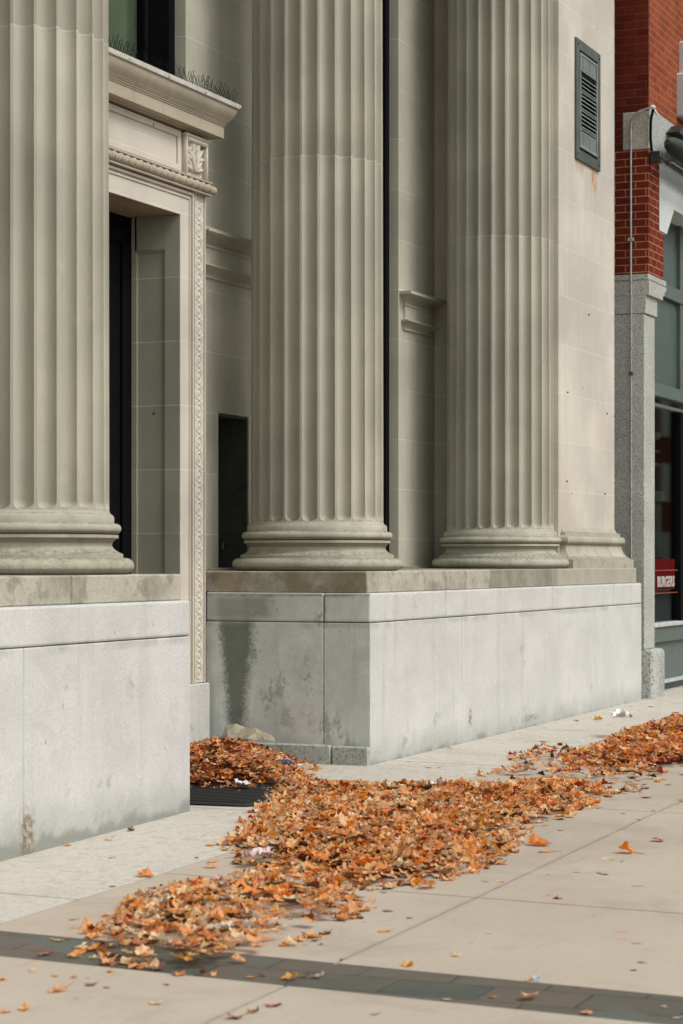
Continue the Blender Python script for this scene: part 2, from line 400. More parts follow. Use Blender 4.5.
# ------------------------------------------------------------------ ground
SK = .085
bm = BM(); box(bm, -60, 120, -60, 60, -.9, -.38); struct('ground', bm, M['asphalt'])
bm = BM(); slab(bm, -40, 90, -5.2, 6.0, dz=-.028, t=.12); struct('pavement_bed', bm, M['groove'])
J = .008
bm = BM()
ysp = [(-5.2, -2.83), (-2.83, -1.03)]
xs = [-40, -36, -32.5, -29, -25.5, -22, -18.5, -15, -11.5]
for y0, y1 in ysp:
    xx = xs + [-7.72]
    for a, b in zip(xx, xx[1:]): slab(bm, a + J, b - J * .6, y0 + J, y1 - J, skew=SK)
    xx = [-7.23, -5.45, -1.98, 1.5, 5.0, 8.5, 12, 15.5, 19, 22.5, 26, 29.5, 33, 40, 50, 60, 75, 90]
    for a, b in zip(xx, xx[1:]): slab(bm, a + J * .6, b - J, y0 + J, y1 - J, skew=SK if a < -7 else 0.0) if False else slab(bm, a + (J * .6), b - J, y0 + J, y1 - J, skew=SK)
struct('sidewalk', bm, M['concrete'])
bm = BM()
xx = [-40, -30, -20, -13, -7.72]
for a, b in zip(xx, xx[1:]): slab(bm, a + J, b - J * .6, -1.03 + J, 2.6, skew=SK)
xx = [-7.23, -6.35, -3.0, .35, 3.7, 7.05, 10.4, 20, 40, 90]
for a, b in zip(xx, xx[1:]): slab(bm, a + J * .6, b - J, -1.03 + J, .75, skew=SK)
for a, b in zip(xx, xx[1:]): slab(bm, a + J * .6, b - J, .75 + J, 2.6, skew=SK)
struct('aggregate_paving', bm, M['aggregate'])
bm = BM()
slab(bm, -7.72 + .004, -7.23 - .004, -5.2, 2.6, dz=-.004, skew=SK); struct('paver_band', bm, M['pavers'])
bm = BM(); slab(bm, -40, 90, -5.36, -5.205, dz=.0, t=.3); struct('kerb', bm, M['kerb'])
bm = BM(); slab(bm, -40, 90, -17.5, -5.365, dz=-.13, t=.2); struct('road', bm, M['asphalt'])
bm = BM(); slab(bm, -40, 90, -22.0, -17.5, dz=.0, t=.3); struct('far_sidewalk', bm, M['concrete'])

# ------------------------------------------------------------------ the bank
CW = [-3.85, .81, 5.51]; CYY = .80
bank = thing('bank_building', 'pale limestone classical building with three fluted columns standing on tall grey pedestals', 'building', (0, 1.6, 0))
WY = 1.6; WT = .36
wall = None
bm = BM()
TOP = 12.6
def wallpiece(x0, x1, z0, z1): box(bm, x0, x1, WY, WY + WT, z0, z1)
# piers of wall behind each column, with the little recess behind the column at .81 and its twins
for cx in (-3.90, .81):
    a, b = cx - .81, cx + .89
    n0, n1 = cx - .215, cx + .375
    wallpiece(a, n0, -.2, TOP); wallpiece(n1, b, -.2, TOP)
    wallpiece(n0, n1, -.2, 1.525); wallpiece(n0, n1, 2.81, TOP)
wallpiece(4.70, 8.15, -.2, TOP)
wallpiece(-12.0, -7.8, -.2, TOP)
wallpiece(1.70, 4.70, -.2, 1.56)      # sill wall below the window between the columns
wallpiece(-7.8, -4.71, -.2, 1.56)
wall = obj('wall', bm, M['wall'], bank)
for cx in (-3.90, .81):
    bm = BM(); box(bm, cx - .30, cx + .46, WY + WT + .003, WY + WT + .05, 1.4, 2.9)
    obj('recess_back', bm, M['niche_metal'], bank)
    bm = BM(); box(bm, cx + .375 - .014, cx + .375 - .002, WY + .012, WY + WT, 1.53, 2.805); box(bm, cx - .20, cx + .36, WY + .012, WY + WT, 2.79, 2.807); obj('recess_lining', bm, M['lining'], bank)
bm = BM(); tube(bm, [(1.18, 1.80, 1.72), (1.10, 1.80, 1.74), (1.08, 1.80, 1.68)], .014)
obj('recess_bracket', bm, M['bronze'], bank)
# string courses
for (a, b) in ((-4.71 + .15, -3.01 - .15), (0 + .15, 1.70 - .15), (4.70 + .15, 5.60)):
    bm = BM()
    prof = [(0, 3.90), (.02, 3.905), (.02, 3.925), (.010, 3.93), (.014, 3.95), (.035, 3.975), (.08, 3.992), (.08, 4.004), (.028, 4.008), (.028, 4.145), (.04, 4.15), (.04, 4.168), (.02, 4.173), (.026, 4.20), (.055, 4.235), (.13, 4.255), (.13, 4.282), (.01, 4.30), (0, 4.30)]
    moulding(bm, a, b, WY + .001, WY + .2, prof)
    obj('string_course', bm, M['wall'], bank)
# low skirting course
for (a, b) in ((0.02, 1.68), (4.72, 5.60)):
    bm = BM(); box(bm, a, b, WY - .05, WY - .002, 1.495, 1.527, .006); obj('skirting', bm, M['plinth'], bank)

# --- pedestals
def pedestal(x0, x1, cap_joints, die_joints, side_joint_y, pl0, pl1, plj):
    ZJ = 1.104
    bm = BM(); g = .0028
    xs_ = [x0] + die_joints + [x1]
    yb = 1.42
    for a, b in zip(xs_, xs_[1:]):
        fa = 0 if a == x0 else g; fb = 0 if b == x1 else g
        if a == x0 and side_joint_y:
            box(bm, a, b - fb, 0, side_joint_y - g, -.2, ZJ - g, .005); box(bm, a, b - fb, side_joint_y + g, yb, -.2, ZJ - g, .005)
        else: box(bm, a + fa, b - fb, 0, yb, -.2, ZJ - g, .005)
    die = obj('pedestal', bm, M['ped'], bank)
    bm = BM(); xs_ = [x0] + cap_joints + [x1]
    for a, b in zip(xs_, xs_[1:]):
        fa = 0 if a == x0 else g; fb = 0 if b == x1 else g
        if a == x0 and side_joint_y:
            box(bm, a, b - fb, 0, side_joint_y - g, ZJ + g, 1.333, .014, 2); box(bm, a, b - fb, side_joint_y + g, yb, ZJ + g, 1.333, .014, 2)
        else: box(bm, a + fa, b - fb, 0, yb, ZJ + g, 1.333, .014, 2)
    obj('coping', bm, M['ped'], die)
    bm = BM(); box(bm, x0 + .012, x1 - .012, .012, yb - .012, -.2, 1.32); obj('joint_core', bm, M['groove'], die)
    bm = BM(); xs_ = [pl0] + plj + [pl1]
    for a, b in zip(xs_, xs_[1:]): box(bm, a + (0 if a == pl0 else .003), b - (0 if b == pl1 else .003), .045, WY - .003, 1.334, 1.503, .008)
    obj('plinth', bm, M['plinth'], die)
    return die
p2 = pedestal(0, 8.03, [1.70, 4.72, 6.9], [2.09, 4.49], .396, .04, 7.985, [3.0, 4.95])
p1 = pedestal(-12, -3.10, [-8.2, -5.6], [-7.6, -5.16], None, -12, -3.14, [-6.2, -4.55])
p1['label'] = 'left pedestal, cut by the left edge of the picture'
p2['label'] = 'long right pedestal with a dark stained left return'
# base course under the left return of the right pedestal
bm = BM()
box(bm, -.045, -.002, -.0, .31, -.1, .146, .012); box(bm, -.045, -.002, .318, 1.38, -.1, .150, .012)
obj('base_course', bm, M['base_course'], p2)

# --- columns
NF, PER = 24, 12
def column_mesh(taper=True):
    bm = BM()
    Z0 = 1.902
    zs = [1.873, 1.885, Z0 - .004] + [Z0 + .054 * (1 - math.cos(math.pi / 2 * i / 7)) for i in range(8)] + [Z0 + .09, 2.4, 3.0, 3.6, 4.2, 4.822, 4.826, 4.832, 4.836, 5.4, 6.2, 7.0, 8.0, 9.5, 11.85]
    rings = []
    pitch = 2 * math.pi / NF
    # sample positions across one flute: fillet edge points then the hollow
    us = [-.5, -.445, -.436, -.425, -.395, -.33, -.22, -.11, 0, .11, .22, .33, .395, .425, .436, .445]
    for z in zs:
        r = .545 - .014 * min(1.4, max(0, (z - 1.9) / 6.5)) ** 1.3
        if z < 1.88: r += .022
        elif z < 1.89: r += .006
        if 4.824 < z < 4.834: r -= .0015
        w = .436 * pitch * r; D = .062
        ring = []
        for k in range(NF):
            for u in us:
                x = u * pitch * r
                if z <= Z0: dd = 0
                else:
                    yy = max(0.0, Z0 + .054 - z) * (w / .054)
                    q = 1 - (x * x + yy * yy) / (w * w)
                    dd = D * math.sqrt(q) if q > 0 else 0
                rr = r - dd
                a = (k + u) * pitch + pitch * .13
                ring.append(bm.verts.new((rr * math.cos(a), rr * math.sin(a), z)))
        rings.append(ring)
    n = len(rings[0])
    for a, b in zip(rings, rings[1:]):
        for k in range(n): bm.faces.new((a[k], a[(k + 1) % n], b[(k + 1) % n], b[k]))
    bm.faces.new(rings[0][::-1]); bm.faces.new(rings[-1])
    return bm
BASEP = [(.60, 1.504), (.655, 1.504)] + torus_arc(.650, 1.508, 1.606, .050, 10) + [(.632, 1.607), (.632, 1.630)] + \
        [(.628 - .05 * math.sin(math.pi * i / 9) ** .8 - .03 * (i / 9), 1.632 + .098 * i / 9) for i in range(10)] + \
        [(.602, 1.731), (.602, 1.750), (.580, 1.752)] + torus_arc(.586, 1.756, 1.822, .034, 8) + [(.575, 1.824), (.575, 1.862), (.570, 1.868), (.567, 1.874)]
cols = []
for i, cx in enumerate(CW):
    e = None
    if i == 0:
        bm = column_mesh(); shaft = obj('column', bm, M['column'], bank, smooth=24)
        shaft.location = Vector((cx, CYY, 0)) - Vector(bank.location)
        for v in shaft.data.vertices: v.co += Vector(bank.location) * 0
        bm = BM(); lathe(bm, 0, 0, BASEP, 96)
        me = bpy.data.meshes.new('column_base'); bmesh.ops.recalc_face_normals(bm, faces=bm.faces); bm.to_mesh(me); bm.free()
        for p in me.polygons: p.use_smooth = True
        me.set_sharp_from_angle(angle=R(40)); me.materials.append(M['column'])
        b = bpy.data.objects.new('column_base', me); COL.objects.link(b); b.parent = shaft
        bm = BM(); lathe(bm, 0, 0, [(.54, 11.85), (.56, 11.86), (.56, 11.9), (.62, 11.96), (.66, 12.02), (.62, 12.08)], 64)
        box(bm, -.72, .72, -.66, .66, 12.12, 12.22, .02)
        for sx in (-1, 1):
            for sy in (-.62, 0, .62): 
                m = Matrix.Translation((sx * .66, sy, 11.95)) @ Matrix.Rotation(R(90), 4, 'X')
                bmesh.ops.create_cone(bm, cap_ends=True, segments=32, radius1=.20, radius2=.17, depth=.2, matrix=m)
        me = bpy.data.meshes.new('column_capital'); bm.to_mesh(me); bm.free(); me.materials.append(M['column'])
        c = bpy.data.objects.new('column_capital', me); COL.objects.link(c); c.parent = shaft
        proto = (shaft, b, c)
    else:
        shaft = proto[0].copy(); COL.objects.link(shaft); shaft.parent = bank
        shaft.location = Vector((cx, CYY, 0)) - Vector(bank.location)
        for q in proto[1:]:
            d = q.copy(); COL.objects.link(d); d.parent = shaft
    cols.append(shaft)
# the mesh of the shaft was shifted by obj(); put it back on its own axis
for v in proto[0].data.vertices: v.co += Vector(bank.location)

# --- corner pier engaged with the third column
PX0, PX1, PY0 = 5.74, 7.82, .25
bm = BM(); box(bm, PX0, PX1, PY0, WY + .1, 1.34, TOP, .006)
pier = obj('corner_pier', bm, M['pier'], bank)
bm = BM()
prof = [(.0, 1.334), (.19, 1.334), (.19, 1.498), (.172, 1.50), (.172, 1.592), (.155, 1.600), (.14, 1.604), (.105, 1.63), (.082, 1.665), (.068, 1.70), (.06, 1.735), (.06, 1.745), (.07, 1.75)] + \
       [(.070 + .025 * math.sin(math.pi * i / 8), 1.752 + .085 * (1 - math.cos(math.pi * i / 8)) / 2) for i in range(9)] + [(.058, 1.840), (.05, 1.845), (.05, 1.872), (.02, 1.885), (.0, 1.93)]
moulding(bm, PX0 + .10, PX1, PY0, WY - .2, prof)
obj('pier_base', bm, limestone('pier_base_limestone', base=(.46, .43, .36), joints=False, base_dirt_tones=True, streak=.5), pier, smooth=35)
for (x, z) in ((6.80, 4.20), (6.03, 3.32), (7.50, 3.19), (6.0, 2.40), (7.42, 2.31)):
    bm = BM(); bmesh.ops.create_cone(bm, cap_ends=True, segments=10, radius1=.008, radius2=.007, depth=.012, matrix=Matrix.Translation((x, PY0 - .008, z)) @ Matrix.Rotation(R(90), 4, 'X'))
    obj('stud', bm, M['black'], pier)

# --- cast bronze vent grille in the pier
vx0, vx1, vz0, vz1 = 6.29, 7.185, 5.78, 7.045; vy = PY0
def P(name, mat, parent, *boxes, bev=.003):
    b_ = BM()
    for q in boxes: box(b_, *q, bev)
    return obj(name, b_, mat, parent)
def frame(bm, x0, x1, y0, y1, z0, z1, w, bev=.004):
    box(bm, x0, x0 + w, y0, y1, z0, z1, bev); box(bm, x1 - w, x1, y0, y1, z0, z1, bev)
    box(bm, x0 + w, x1 - w, y0, y1, z0, z0 + w, bev); box(bm, x0 + w, x1 - w, y0, y1, z1 - w, z1, bev)
bm = BM(); frame(bm, vx0, vx1, vy - .025, vy - .001, vz0, vz1, .11, .004)
vent = obj('vent_grille', bm, M['bronze'], bank)
bm = BM(); box(bm, vx0 + .10, vx1 - .10, vy - .010, vy - .003, vz0 + .1, vz1 - .1); obj('vent_backing', bm, M['black'], vent)
bm = BM(); ix0, ix1, iz0, iz1 = vx0 + .125, vx1 - .125, vz0 + .135, vz1 - .135
frame(bm, ix0, ix1, vy - .030, vy - .0105, iz0, iz1, .025, .002); obj('inner_frame', bm, M['bronze_light'], vent)
W_ = ix1 - ix0 - .06; xx0 = ix0 + .03
for zc in (iz1 - .03 - .15, iz0 + .03):
    bm = BM()
    box(bm, xx0, xx0 + W_, vy - .022, vy - .0105, zc, zc + .012); box(bm, xx0, xx0 + W_, vy - .022, vy - .0105, zc + .138, zc + .15)
    for k in range(11):
        x = xx0 + W_ * (k + .5) / 11; box(bm, x - .016, x + .016, vy - .022, vy - .0105, zc + .014, zc + .136)
    obj('bar_panel', bm, M['bronze_light'], vent)
for g3 in range(3):
    bm = BM(); zb = iz0 + .215 + g3 * .195
    for r_ in range(4):
        z = zb + r_ * .043
        for c3 in range(3):
            a = xx0 + W_ * c3 / 3 + .008; b = xx0 + W_ * (c3 + 1) / 3 - .008
            vs = [bm.verts.new(v) for v in ((a, vy - .032, z), (b, vy - .032, z), (b, vy - .0105, z + .022), (a, vy - .0105, z + .022), (a, vy - .032, z + .005), (b, vy - .032, z + .005), (b, vy - .0105, z + .027), (a, vy - .0105, z + .027))]
            for f_ in ((0, 1, 2, 3), (7, 6, 5, 4), (0, 4, 5, 1), (1, 5, 6, 2), (2, 6, 7, 3), (3, 7, 4, 0)): bm.faces.new([vs[i] for i in f_])
    box(bm, xx0, xx0 + W_, vy - .026, vy - .0105, zb - .018, zb - .008)
    obj('louvre_slats', bm, M['bronze_light'], vent)
for x in (vx0 + .055, vx1 - .055):
    for z in (vz0 + .06, vz1 - .06):
        bm = BM(); ellipsoid(bm, (x, vy - .026, z), (.012, .006, .012), 8); obj('fixing_bolt', bm, M['black'], vent)

# --- doorway in the left bay
DX0, DX1, DY = -3.03, -.06, 1.40
OX0, OX1, OZ = -2.604, -.486, 4.285
bm = BM()
SW = .205      # carved strip width
for sgn in (0, 1):
    a, b = (OX1, DX1) if sgn else (DX0, OX0)
    box(bm, a, b, DY, DY + .03, .62, 4.93, .003)
box(bm, OX1 + .04, DX1, DY + .03, WY + .22, .62, 4.93); box(bm, DX0, OX0 - .04, DY + .03, WY + .22, .62, 4.93)
box(bm, OX0, OX1, DY, DY + .03, OZ, 4.93); box(bm, OX0, OX1, DY + .03, WY + .22, OZ + .03, 4.93)
# little stepped bands round the opening
def band_frame(bm, off, w, y0, zt):
    x0, x1 = OX0 - off, OX1 + off
    box(bm, x1, x1 + w, y0, DY - .0005, .62, OZ + off + w); box(bm, x0 - w, x0, y0, DY - .0005, .62, OZ + off + w)
    box(bm, x0, x1, y0, DY - .0005, OZ + off, OZ + off + w)
for off, w, pr in ((.140, .014, .010), (.172, .018, .022)): band_frame(bm, off, w, DY - pr, 0)
door = obj('door_surround', bm, M['surround'], bank)
for a, b in ((OX1 - .03, DX1 + .015), (DX0 - .015, OX0 + .03)):
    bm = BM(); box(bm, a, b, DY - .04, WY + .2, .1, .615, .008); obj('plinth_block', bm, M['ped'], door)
for (a, b) in ((DX1 - SW, DX1 - .012), (DX0 + .012, DX0 + SW)):
    bm = BM(); xc = (a + b) / 2
    box(bm, a, a + .014, DY - .014, DY - .001, .62, 4.50); box(bm, b - .014, b, DY - .014, DY - .001, .62, 4.50)
    z = .70; k = 0
    while z < 4.46:
        tr = .050
        n1, n2 = 18, 6
        rings = [[bm.verts.new((xc + (tr + .011 * math.cos(2 * math.pi * j / n2)) * math.cos(2 * math.pi * i / n1), DY - .001 - .006 * math.sin(2 * math.pi * j / n2), z + (tr + .011 * math.cos(2 * math.pi * j / n2)) * math.sin(2 * math.pi * i / n1))) for j in range(n2)] for i in range(n1)]
        for i in range(n1):
            for j in range(n2): bm.faces.new((rings[i][j], rings[(i + 1) % n1][j], rings[(i + 1) % n1][(j + 1) % n2], rings[i][(j + 1) % n2]))
        ellipsoid(bm, (xc, DY, z), (.020, .007, .020), 10)
        for sx in (-1, 1):
            ellipsoid(bm, (xc + sx * .056, DY, z + .065), (.016, .006, .030), 8, Matrix.Rotation(R(35 * sx), 4, 'Y'))
            ellipsoid(bm, (xc + sx * .030, DY, z + .066), (.010, .005, .024), 8, Matrix.Rotation(R(-30 * sx), 4, 'Y'))
        z += .130
    obj('carved_strip', bm, M['surround'], door, smooth=50)
# egg moulding over the architrave with its returned ends
bm = BM()
tube(bm, [(DX0 - .10, DY - .035, 4.542), (DX1 + .085, DY - .035, 4.542)], .034, 16)
box(bm, DX0 - .06, DX1 + .03, DY - .05, DY - .001, 4.487, 4.503, .003); box(bm, DX0 - .07, DX1 + .04, DY - .055, DY - .001, 4.583, 4.600, .003)
box(bm, DX0 - .06, DX1 + .06, DY - .001, WY - .01, 4.49, 4.598, .01)
x = DX0 + .02
while x < DX1:
    ellipsoid(bm, (x, DY - .052, 4.548), (.034, .024, .032), 10)
    ellipsoid(bm, (x + .052, DY - .052, 4.538), (.006, .022, .030), 8)
    x += .104
obj('egg_moulding', bm, M['cornice'], door, smooth=50)
# frieze panel
bm = BM(); frame(bm, OX0 + .03, OX1 - .02, DY - .016, DY - .001, 4.615, 4.93, .05, .004)
obj('frieze_panel', bm, M['surround'], door)
# carved consoles
for s_, xc in ((1, DX1 - .215), (-1, DX0 + .215)):
    bm = BM()
    box(bm, xc - .20, xc + .20, DY - .05, DY - .001, 4.905, 4.928, .006)
    box(bm, xc - .19, xc - .165, DY - .045, DY - .001, 4.61, 4.905, .004); box(bm, xc + .165, xc + .19, DY - .045, DY - .001, 4.61, 4.905, .004)
    for (z0, L_) in ((4.65, .085), (4.73, .095), (4.80, .06)):
        for a_ in (-68, -42, -16, 16, 42, 68):
            ln = L_ * (1.0 if abs(a_) < 50 else .8)
            ellipsoid(bm, (xc + 1.5 * ln * math.sin(R(a_)), DY - .010 - .012 * (abs(a_) < 20), z0 + ln * math.cos(R(a_)) * .9), (.020, .020, ln), 10, Matrix.Rotation(R(a_ * 1.15), 4, 'Y'))
    for k, (dx, dz, sx, sz, ro) in enumerate([] and [(0, .86, .03, .045, 0), (-.04, .85, .022, .045, 35), (.04, .85, .022, .045, -35), (-.055, .78, .020, .05, 60), (.055, .78, .020, .05, -60), (0, .77, .016, .07, 0), (-.03, .72, .018, .05, -25), (.03, .72, .018, .05, 25), (-.045, .665, .018, .035, 30), (.045, .665, .018, .035, -30), (0, .66, .02, .045, 0)]):
        ellipsoid(bm, (xc + dx * 2.0, DY - .008, 4.0 + dz), (sx * 1.9, .026, sz * 1.15), 10, Matrix.Rotation(R(ro), 4, 'Y'))
    tube(bm, [(xc - .165, DY - .035, 4.885), (xc + .165, DY - .035, 4.885)], .02, 10)
    obj('carved_console', bm, M['surround'], door, smooth=50)
# cornice
bm = BM()
prof = [(0, 4.945), (.02, 4.95), (.03, 4.962), (.10, 4.967), (.10, 4.962), (.115, 4.962), (.115, 5.052), (.122, 5.055), (.122, 5.066), (.130, 5.069), (.130, 5.080), (.138, 5.083), (.138, 5.092), (.145, 5.094), (.147, 5.102)] + \
       [(.15 + .045 * (i / 8) + .010 * math.sin(math.pi * i / 8), 5.105 + .095 * i / 8) for i in range(9)] + [(.205, 5.203), (.205, 5.246), (.0, 5.262)]
moulding(bm, DX0, DX1, DY, WY + .15, prof)
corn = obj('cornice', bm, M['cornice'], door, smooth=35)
bm = BM(); frame_x = (DX0 - .207, DX1 + .207)
box(bm, frame_x[0], frame_x[1], DY - .209, DY - .2055, 5.208, 5.244); box(bm, frame_x[1] - .001, frame_x[1] + .001, DY - .207, WY, 5.208, 5.244)
for x in np.arange(-3.0, .2, .62): ellipsoid(bm, (float(x) + .06, DY - .211, 5.226), (.014, .006, .014), 8)
obj('metal_flashing', bm, plain('pale_flashing', (.52, .49, .44), .5), door)
# bird spikes, one strip per metre or so
for s0 in np.arange(-3.2, .1, .82):
    bm = BM(); x1_ = min(float(s0) + .80, .15)
    box(bm, float(s0), x1_, DY - .18, DY - .155, 5.250, 5.258)
    x = float(s0) + .02
    while x < x1_:
        for j in range(2):
            dx, dy, h_ = random.uniform(-.014, .014) + (-.012, .012)[j], (-.035, .035)[j] + random.uniform(-.015, .015), random.uniform(.08, .115)
            tube(bm, [(x, DY - .168, 5.256), (x + dx, DY - .168 + dy, 5.256 + h_)], [.0021, .0016], 4, cap=False)
        x += .036
    obj('bird_spike_strip', bm, M['black'], door)
# jambs, soffit, doors
for a, b in ((OX1 - .002, OX1 + .30), (OX0 - .30, OX0 + .002)):
    bm = BM()
    box(bm, a, b, DY + .004, DY + .135, .1, OZ - .003); box(bm, a + (.018 if a > -1 else 0), b - (.018 if a < -1 else 0), DY + .135, 1.80, .1, OZ - .003)
    box(bm, a, b, DY + .135, 1.80, 4.02, OZ - .003); box(bm, a - (0.0 if a > -1 else -.0), b, 1.785, 1.83, .1, OZ - .003)
    # inner moulding of the recessed panel
    xi = a + .006 if a > -1 else b - .016
    box(bm, xi, xi + .010, DY + .136, DY + .150, .6, 4.00); box(bm, xi, xi + .010, DY + .136, 1.78, 4.005, 4.018)
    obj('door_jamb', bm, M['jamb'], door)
bm = BM(); box(bm, OX0 + .003, OX1 - .003, DY + .004, 1.95, OZ - .001, OZ + .02)
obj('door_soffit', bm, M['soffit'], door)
bm = BM(); box(bm, OX0 - .1, OX1 + .1, 1.84, 1.90, .1, OZ + .1); 
dl = obj('door', bm, M['black'], bank)
for x in (-1.61, -1.48):
    bm = BM(); tube(bm, [(x, 1.82, 1.0), (x, 1.77, 1.02), (x, 1.77, 1.5), (x, 1.82, 1.52)], .014); obj('handle', bm, M['bronze'], dl)
bm = BM()
for a, b in ((OX0 + .05, -1.60), (-1.49, OX1 - .05)): frame(bm, a, b, 1.815, 1.838, .3, OZ - .1, .12, .004)
obj('door_frame', bm, M['black'], dl)
bm = BM(); box(bm, -3.09, -.03, 1.19, WY + .4, -.1, .148, .012); obj('doorstep', bm, M['base_course'], bank)

# --- tall windows
def big_window(x0, x1, z0, z1, blind):
    bm = BM()
    frame(bm, x0 + .001, x1 - .001, 1.695, 1.93, z0, z1, .10, .003)
    n = 3
    for k in range(1, n):
        xm = x0 + (x1 - x0) * k / n; box(bm, xm - .03, xm + .03, 1.80, 1.92, z0 + .13, z1 - .13)
    w = obj('window', bm, M['black'], bank)
    bm = BM(); box(bm, x0 + .12, x1 - .12, 1.88, 1.888, z0 + .1, z1 - .1); obj('glass', bm, M['glass'], w)
    bm = BM(); box(bm, x0 + .1, x1 - .1, 1.99, 2.0, z0 + .05, z1 - .05); obj('blind' if blind else 'dark_backing', bm, M['blind'] if blind else M['interior'], w)
    return w
big_window(-3.09, -.002, 5.2, 12.3, True)
big_window(1.702, 4.698, 1.56, 12.3, False)
big_window(-7.8, -4.712, 1.56, 12.3, False)
# entablature and bulk of the building above and behind
bm = BM()
moulding(bm, -12, PX1 + .02, .22, 3.0, [(0, 12.23), (.02, 12.23), (.02, 12.7), (.06, 12.72), (.06, 13.3), (.12, 13.35), (.3, 13.5), (.45, 13.6), (.45, 13.9), (0, 14.0)])
obj('entablature', bm, M['pier'], bank)
bm = BM(); box(bm, -12, 8.15, 2.05, 2.4, -.2, 12.2); box(bm, -12, 8.15, 2.4, 12, 11.4, 12.2); box(bm, 7.85, 8.15, .46, 1.59, -.2, 12.6)
obj('inner_wall', bm, M['interior'], bank)
# ------------------------------------------------------------------ the brick neighbour
nb = thing('brick_building', 'red brick shop building with grey granite pilaster and grey-green shopfront at the right edge', 'building', (8.2, 0, 0))
NX = 8.22
bm = BM()
box(bm, NX, NX + .66, -.03, .9, 4.80, 6.19)                       # brick pier
bw = obj('brick_pier', bm, M['brick'], nb)
bm = BM(); box(bm, NX, NX + .12, .27, .9, 6.19, 6.62); box(bm, NX, NX + .02, -.03, 9, 6.62, 13)
obj('brick_side_wall', bm, M['brick_up'], nb)
bm = BM(); box(bm, NX + .021, 9.90, -.03, .9, 6.60, 13); obj('brick_front_wall', bm, M['brick_front'], nb)
bm = BM(); box(bm, 9.90, 24, .35, .9, 6.95, 13); obj('recessed_brick_wall', bm, M['brick_up'], nb)
bm = BM(); box(bm, NX, NX + .2, .9, 9, -.2, 6.62); obj('party_wall', bm, M['brick'], nb)
bm = BM(); box(bm, 9.50, 10.6, -.14, .3, 6.78, 7.30, .02); box(bm, 9.62, 10.6, -.10, .3, 7.30, 7.7, .02)
obj('stone_bracket', bm, M['spandrel'], nb)
# impost course: buff on the return, grey on the street face
bm = BM(); box(bm, NX - .004, NX + .05, -.038, .268, 6.19, 6.615, .008); obj('impost_return', bm, M['impost'], nb)
bm = BM(); box(bm, NX + .052, 24, -.040, .3, 6.19, 6.66, .008); obj('impost_course', bm, M['ngranite'], nb)
bm = BM()
pts = [(8.69, 6.187), (24, 6.187), (24, 5.675), (9.37, 5.675), (9.02, 5.343), (8.69, 5.343)]
prism_xz(bm, pts, -.034, .30); obj('arch_spandrel', bm, M['spandrel'], nb)
# pilaster
bm = BM(); box(bm, NX, 8.68, .02, .6, .59, 4.345, .004)
pil = obj('granite_pilaster', bm, M['ngranite'], nb)
pil['label'] = 'speckled grey granite pilaster'
bm = BM(); box(bm, NX - .01, 8.76, -.085, .6, -.1, .585, .05, 3)
bmesh.ops.subdivide_edges(bm, edges=bm.edges, cuts=3, use_grid_fill=True)
for v in bm.verts: 
    nn = mnoise.noise_vector(v.co * 7.0); v.co += nn * .009
obj('pilaster_base', bm, M['nblock'], pil, smooth=60)
bm = BM(); box(bm, NX, 8.72, .0, .6, 4.352, 4.56, .006)
prism_xz(bm, [(NX, 4.56), (8.84, 4.56), (8.84, 4.60), (8.92, 4.63), (8.92, 4.66), (9.0, 4.68), (9.0, 4.72), (NX, 4.72)], -.035, .6)
box(bm, NX, 9.0, -.035, .6, 4.722, 4.797, .012)
obj('pilaster_capital', bm, M['ngranite'], pil)
# shopfront
SY = .25
bm = BM()
X1 = 15.0
box(bm, 8.70, X1, SY - .05, SY + .06, 3.52, 3.67, .004)           # sill rail below transom panels
box(bm, 8.70, X1, SY - .06, SY + .06, 4.72, 4.88, .004)           # mid rail
box(bm, 8.70, X1, SY - .02, SY + .06, 3.40, 3.44, .004)
for xm in (8.72, 10.62, 12.5, 14.4): box(bm, xm, xm + .12, SY - .045, SY + .05, 3.67, 5.9, .003)
shop = obj('shopfront', bm, M['frame'], nb)
bm = BM()
for xm in (10.62, 12.4): bm = BM(); box(bm, xm, xm + .30, SY - .05, SY + .05, .85, 3.395, .003); obj('mullion', bm, M['black'], shop)
bm = BM()
for a, b in ((8.84, 10.62), (10.74, 12.5), (12.62, 14.4)):
    box(bm, a + .015, b - .015, SY + .0, SY + .03, 3.675, 4.715); box(bm, a + .015, b - .015, SY + .0, SY + .03, 4.885, 5.9)
obj('transom_panel', bm, M['panel'], shop)
bm = BM(); box(bm, 8.68, X1, SY + .01, SY + .018, .85, 3.52); obj('shop_glass', bm, M['glass'], shop)
bm = BM(); box(bm, 8.68, X1, SY - .10, SY + .05, .80, .845, .006); box(bm, 8.72, X1, SY - .12, SY - .021, .135, .165, .004)
obj('pale_sill', bm, M['ledge'], shop)
bm = BM(); box(bm, 8.68, X1, SY - .02, SY + .1, -.1, .80); box(bm, 8.68, X1, SY - .07, SY - .021, .62, .795, .004)
obj('kickboard', bm, M['frame'], shop)
bm = BM(); box(bm, X1, 24, -.03, .5, -.1, 6.2); obj('far_brick_pier', bm, M['brick'], nb)
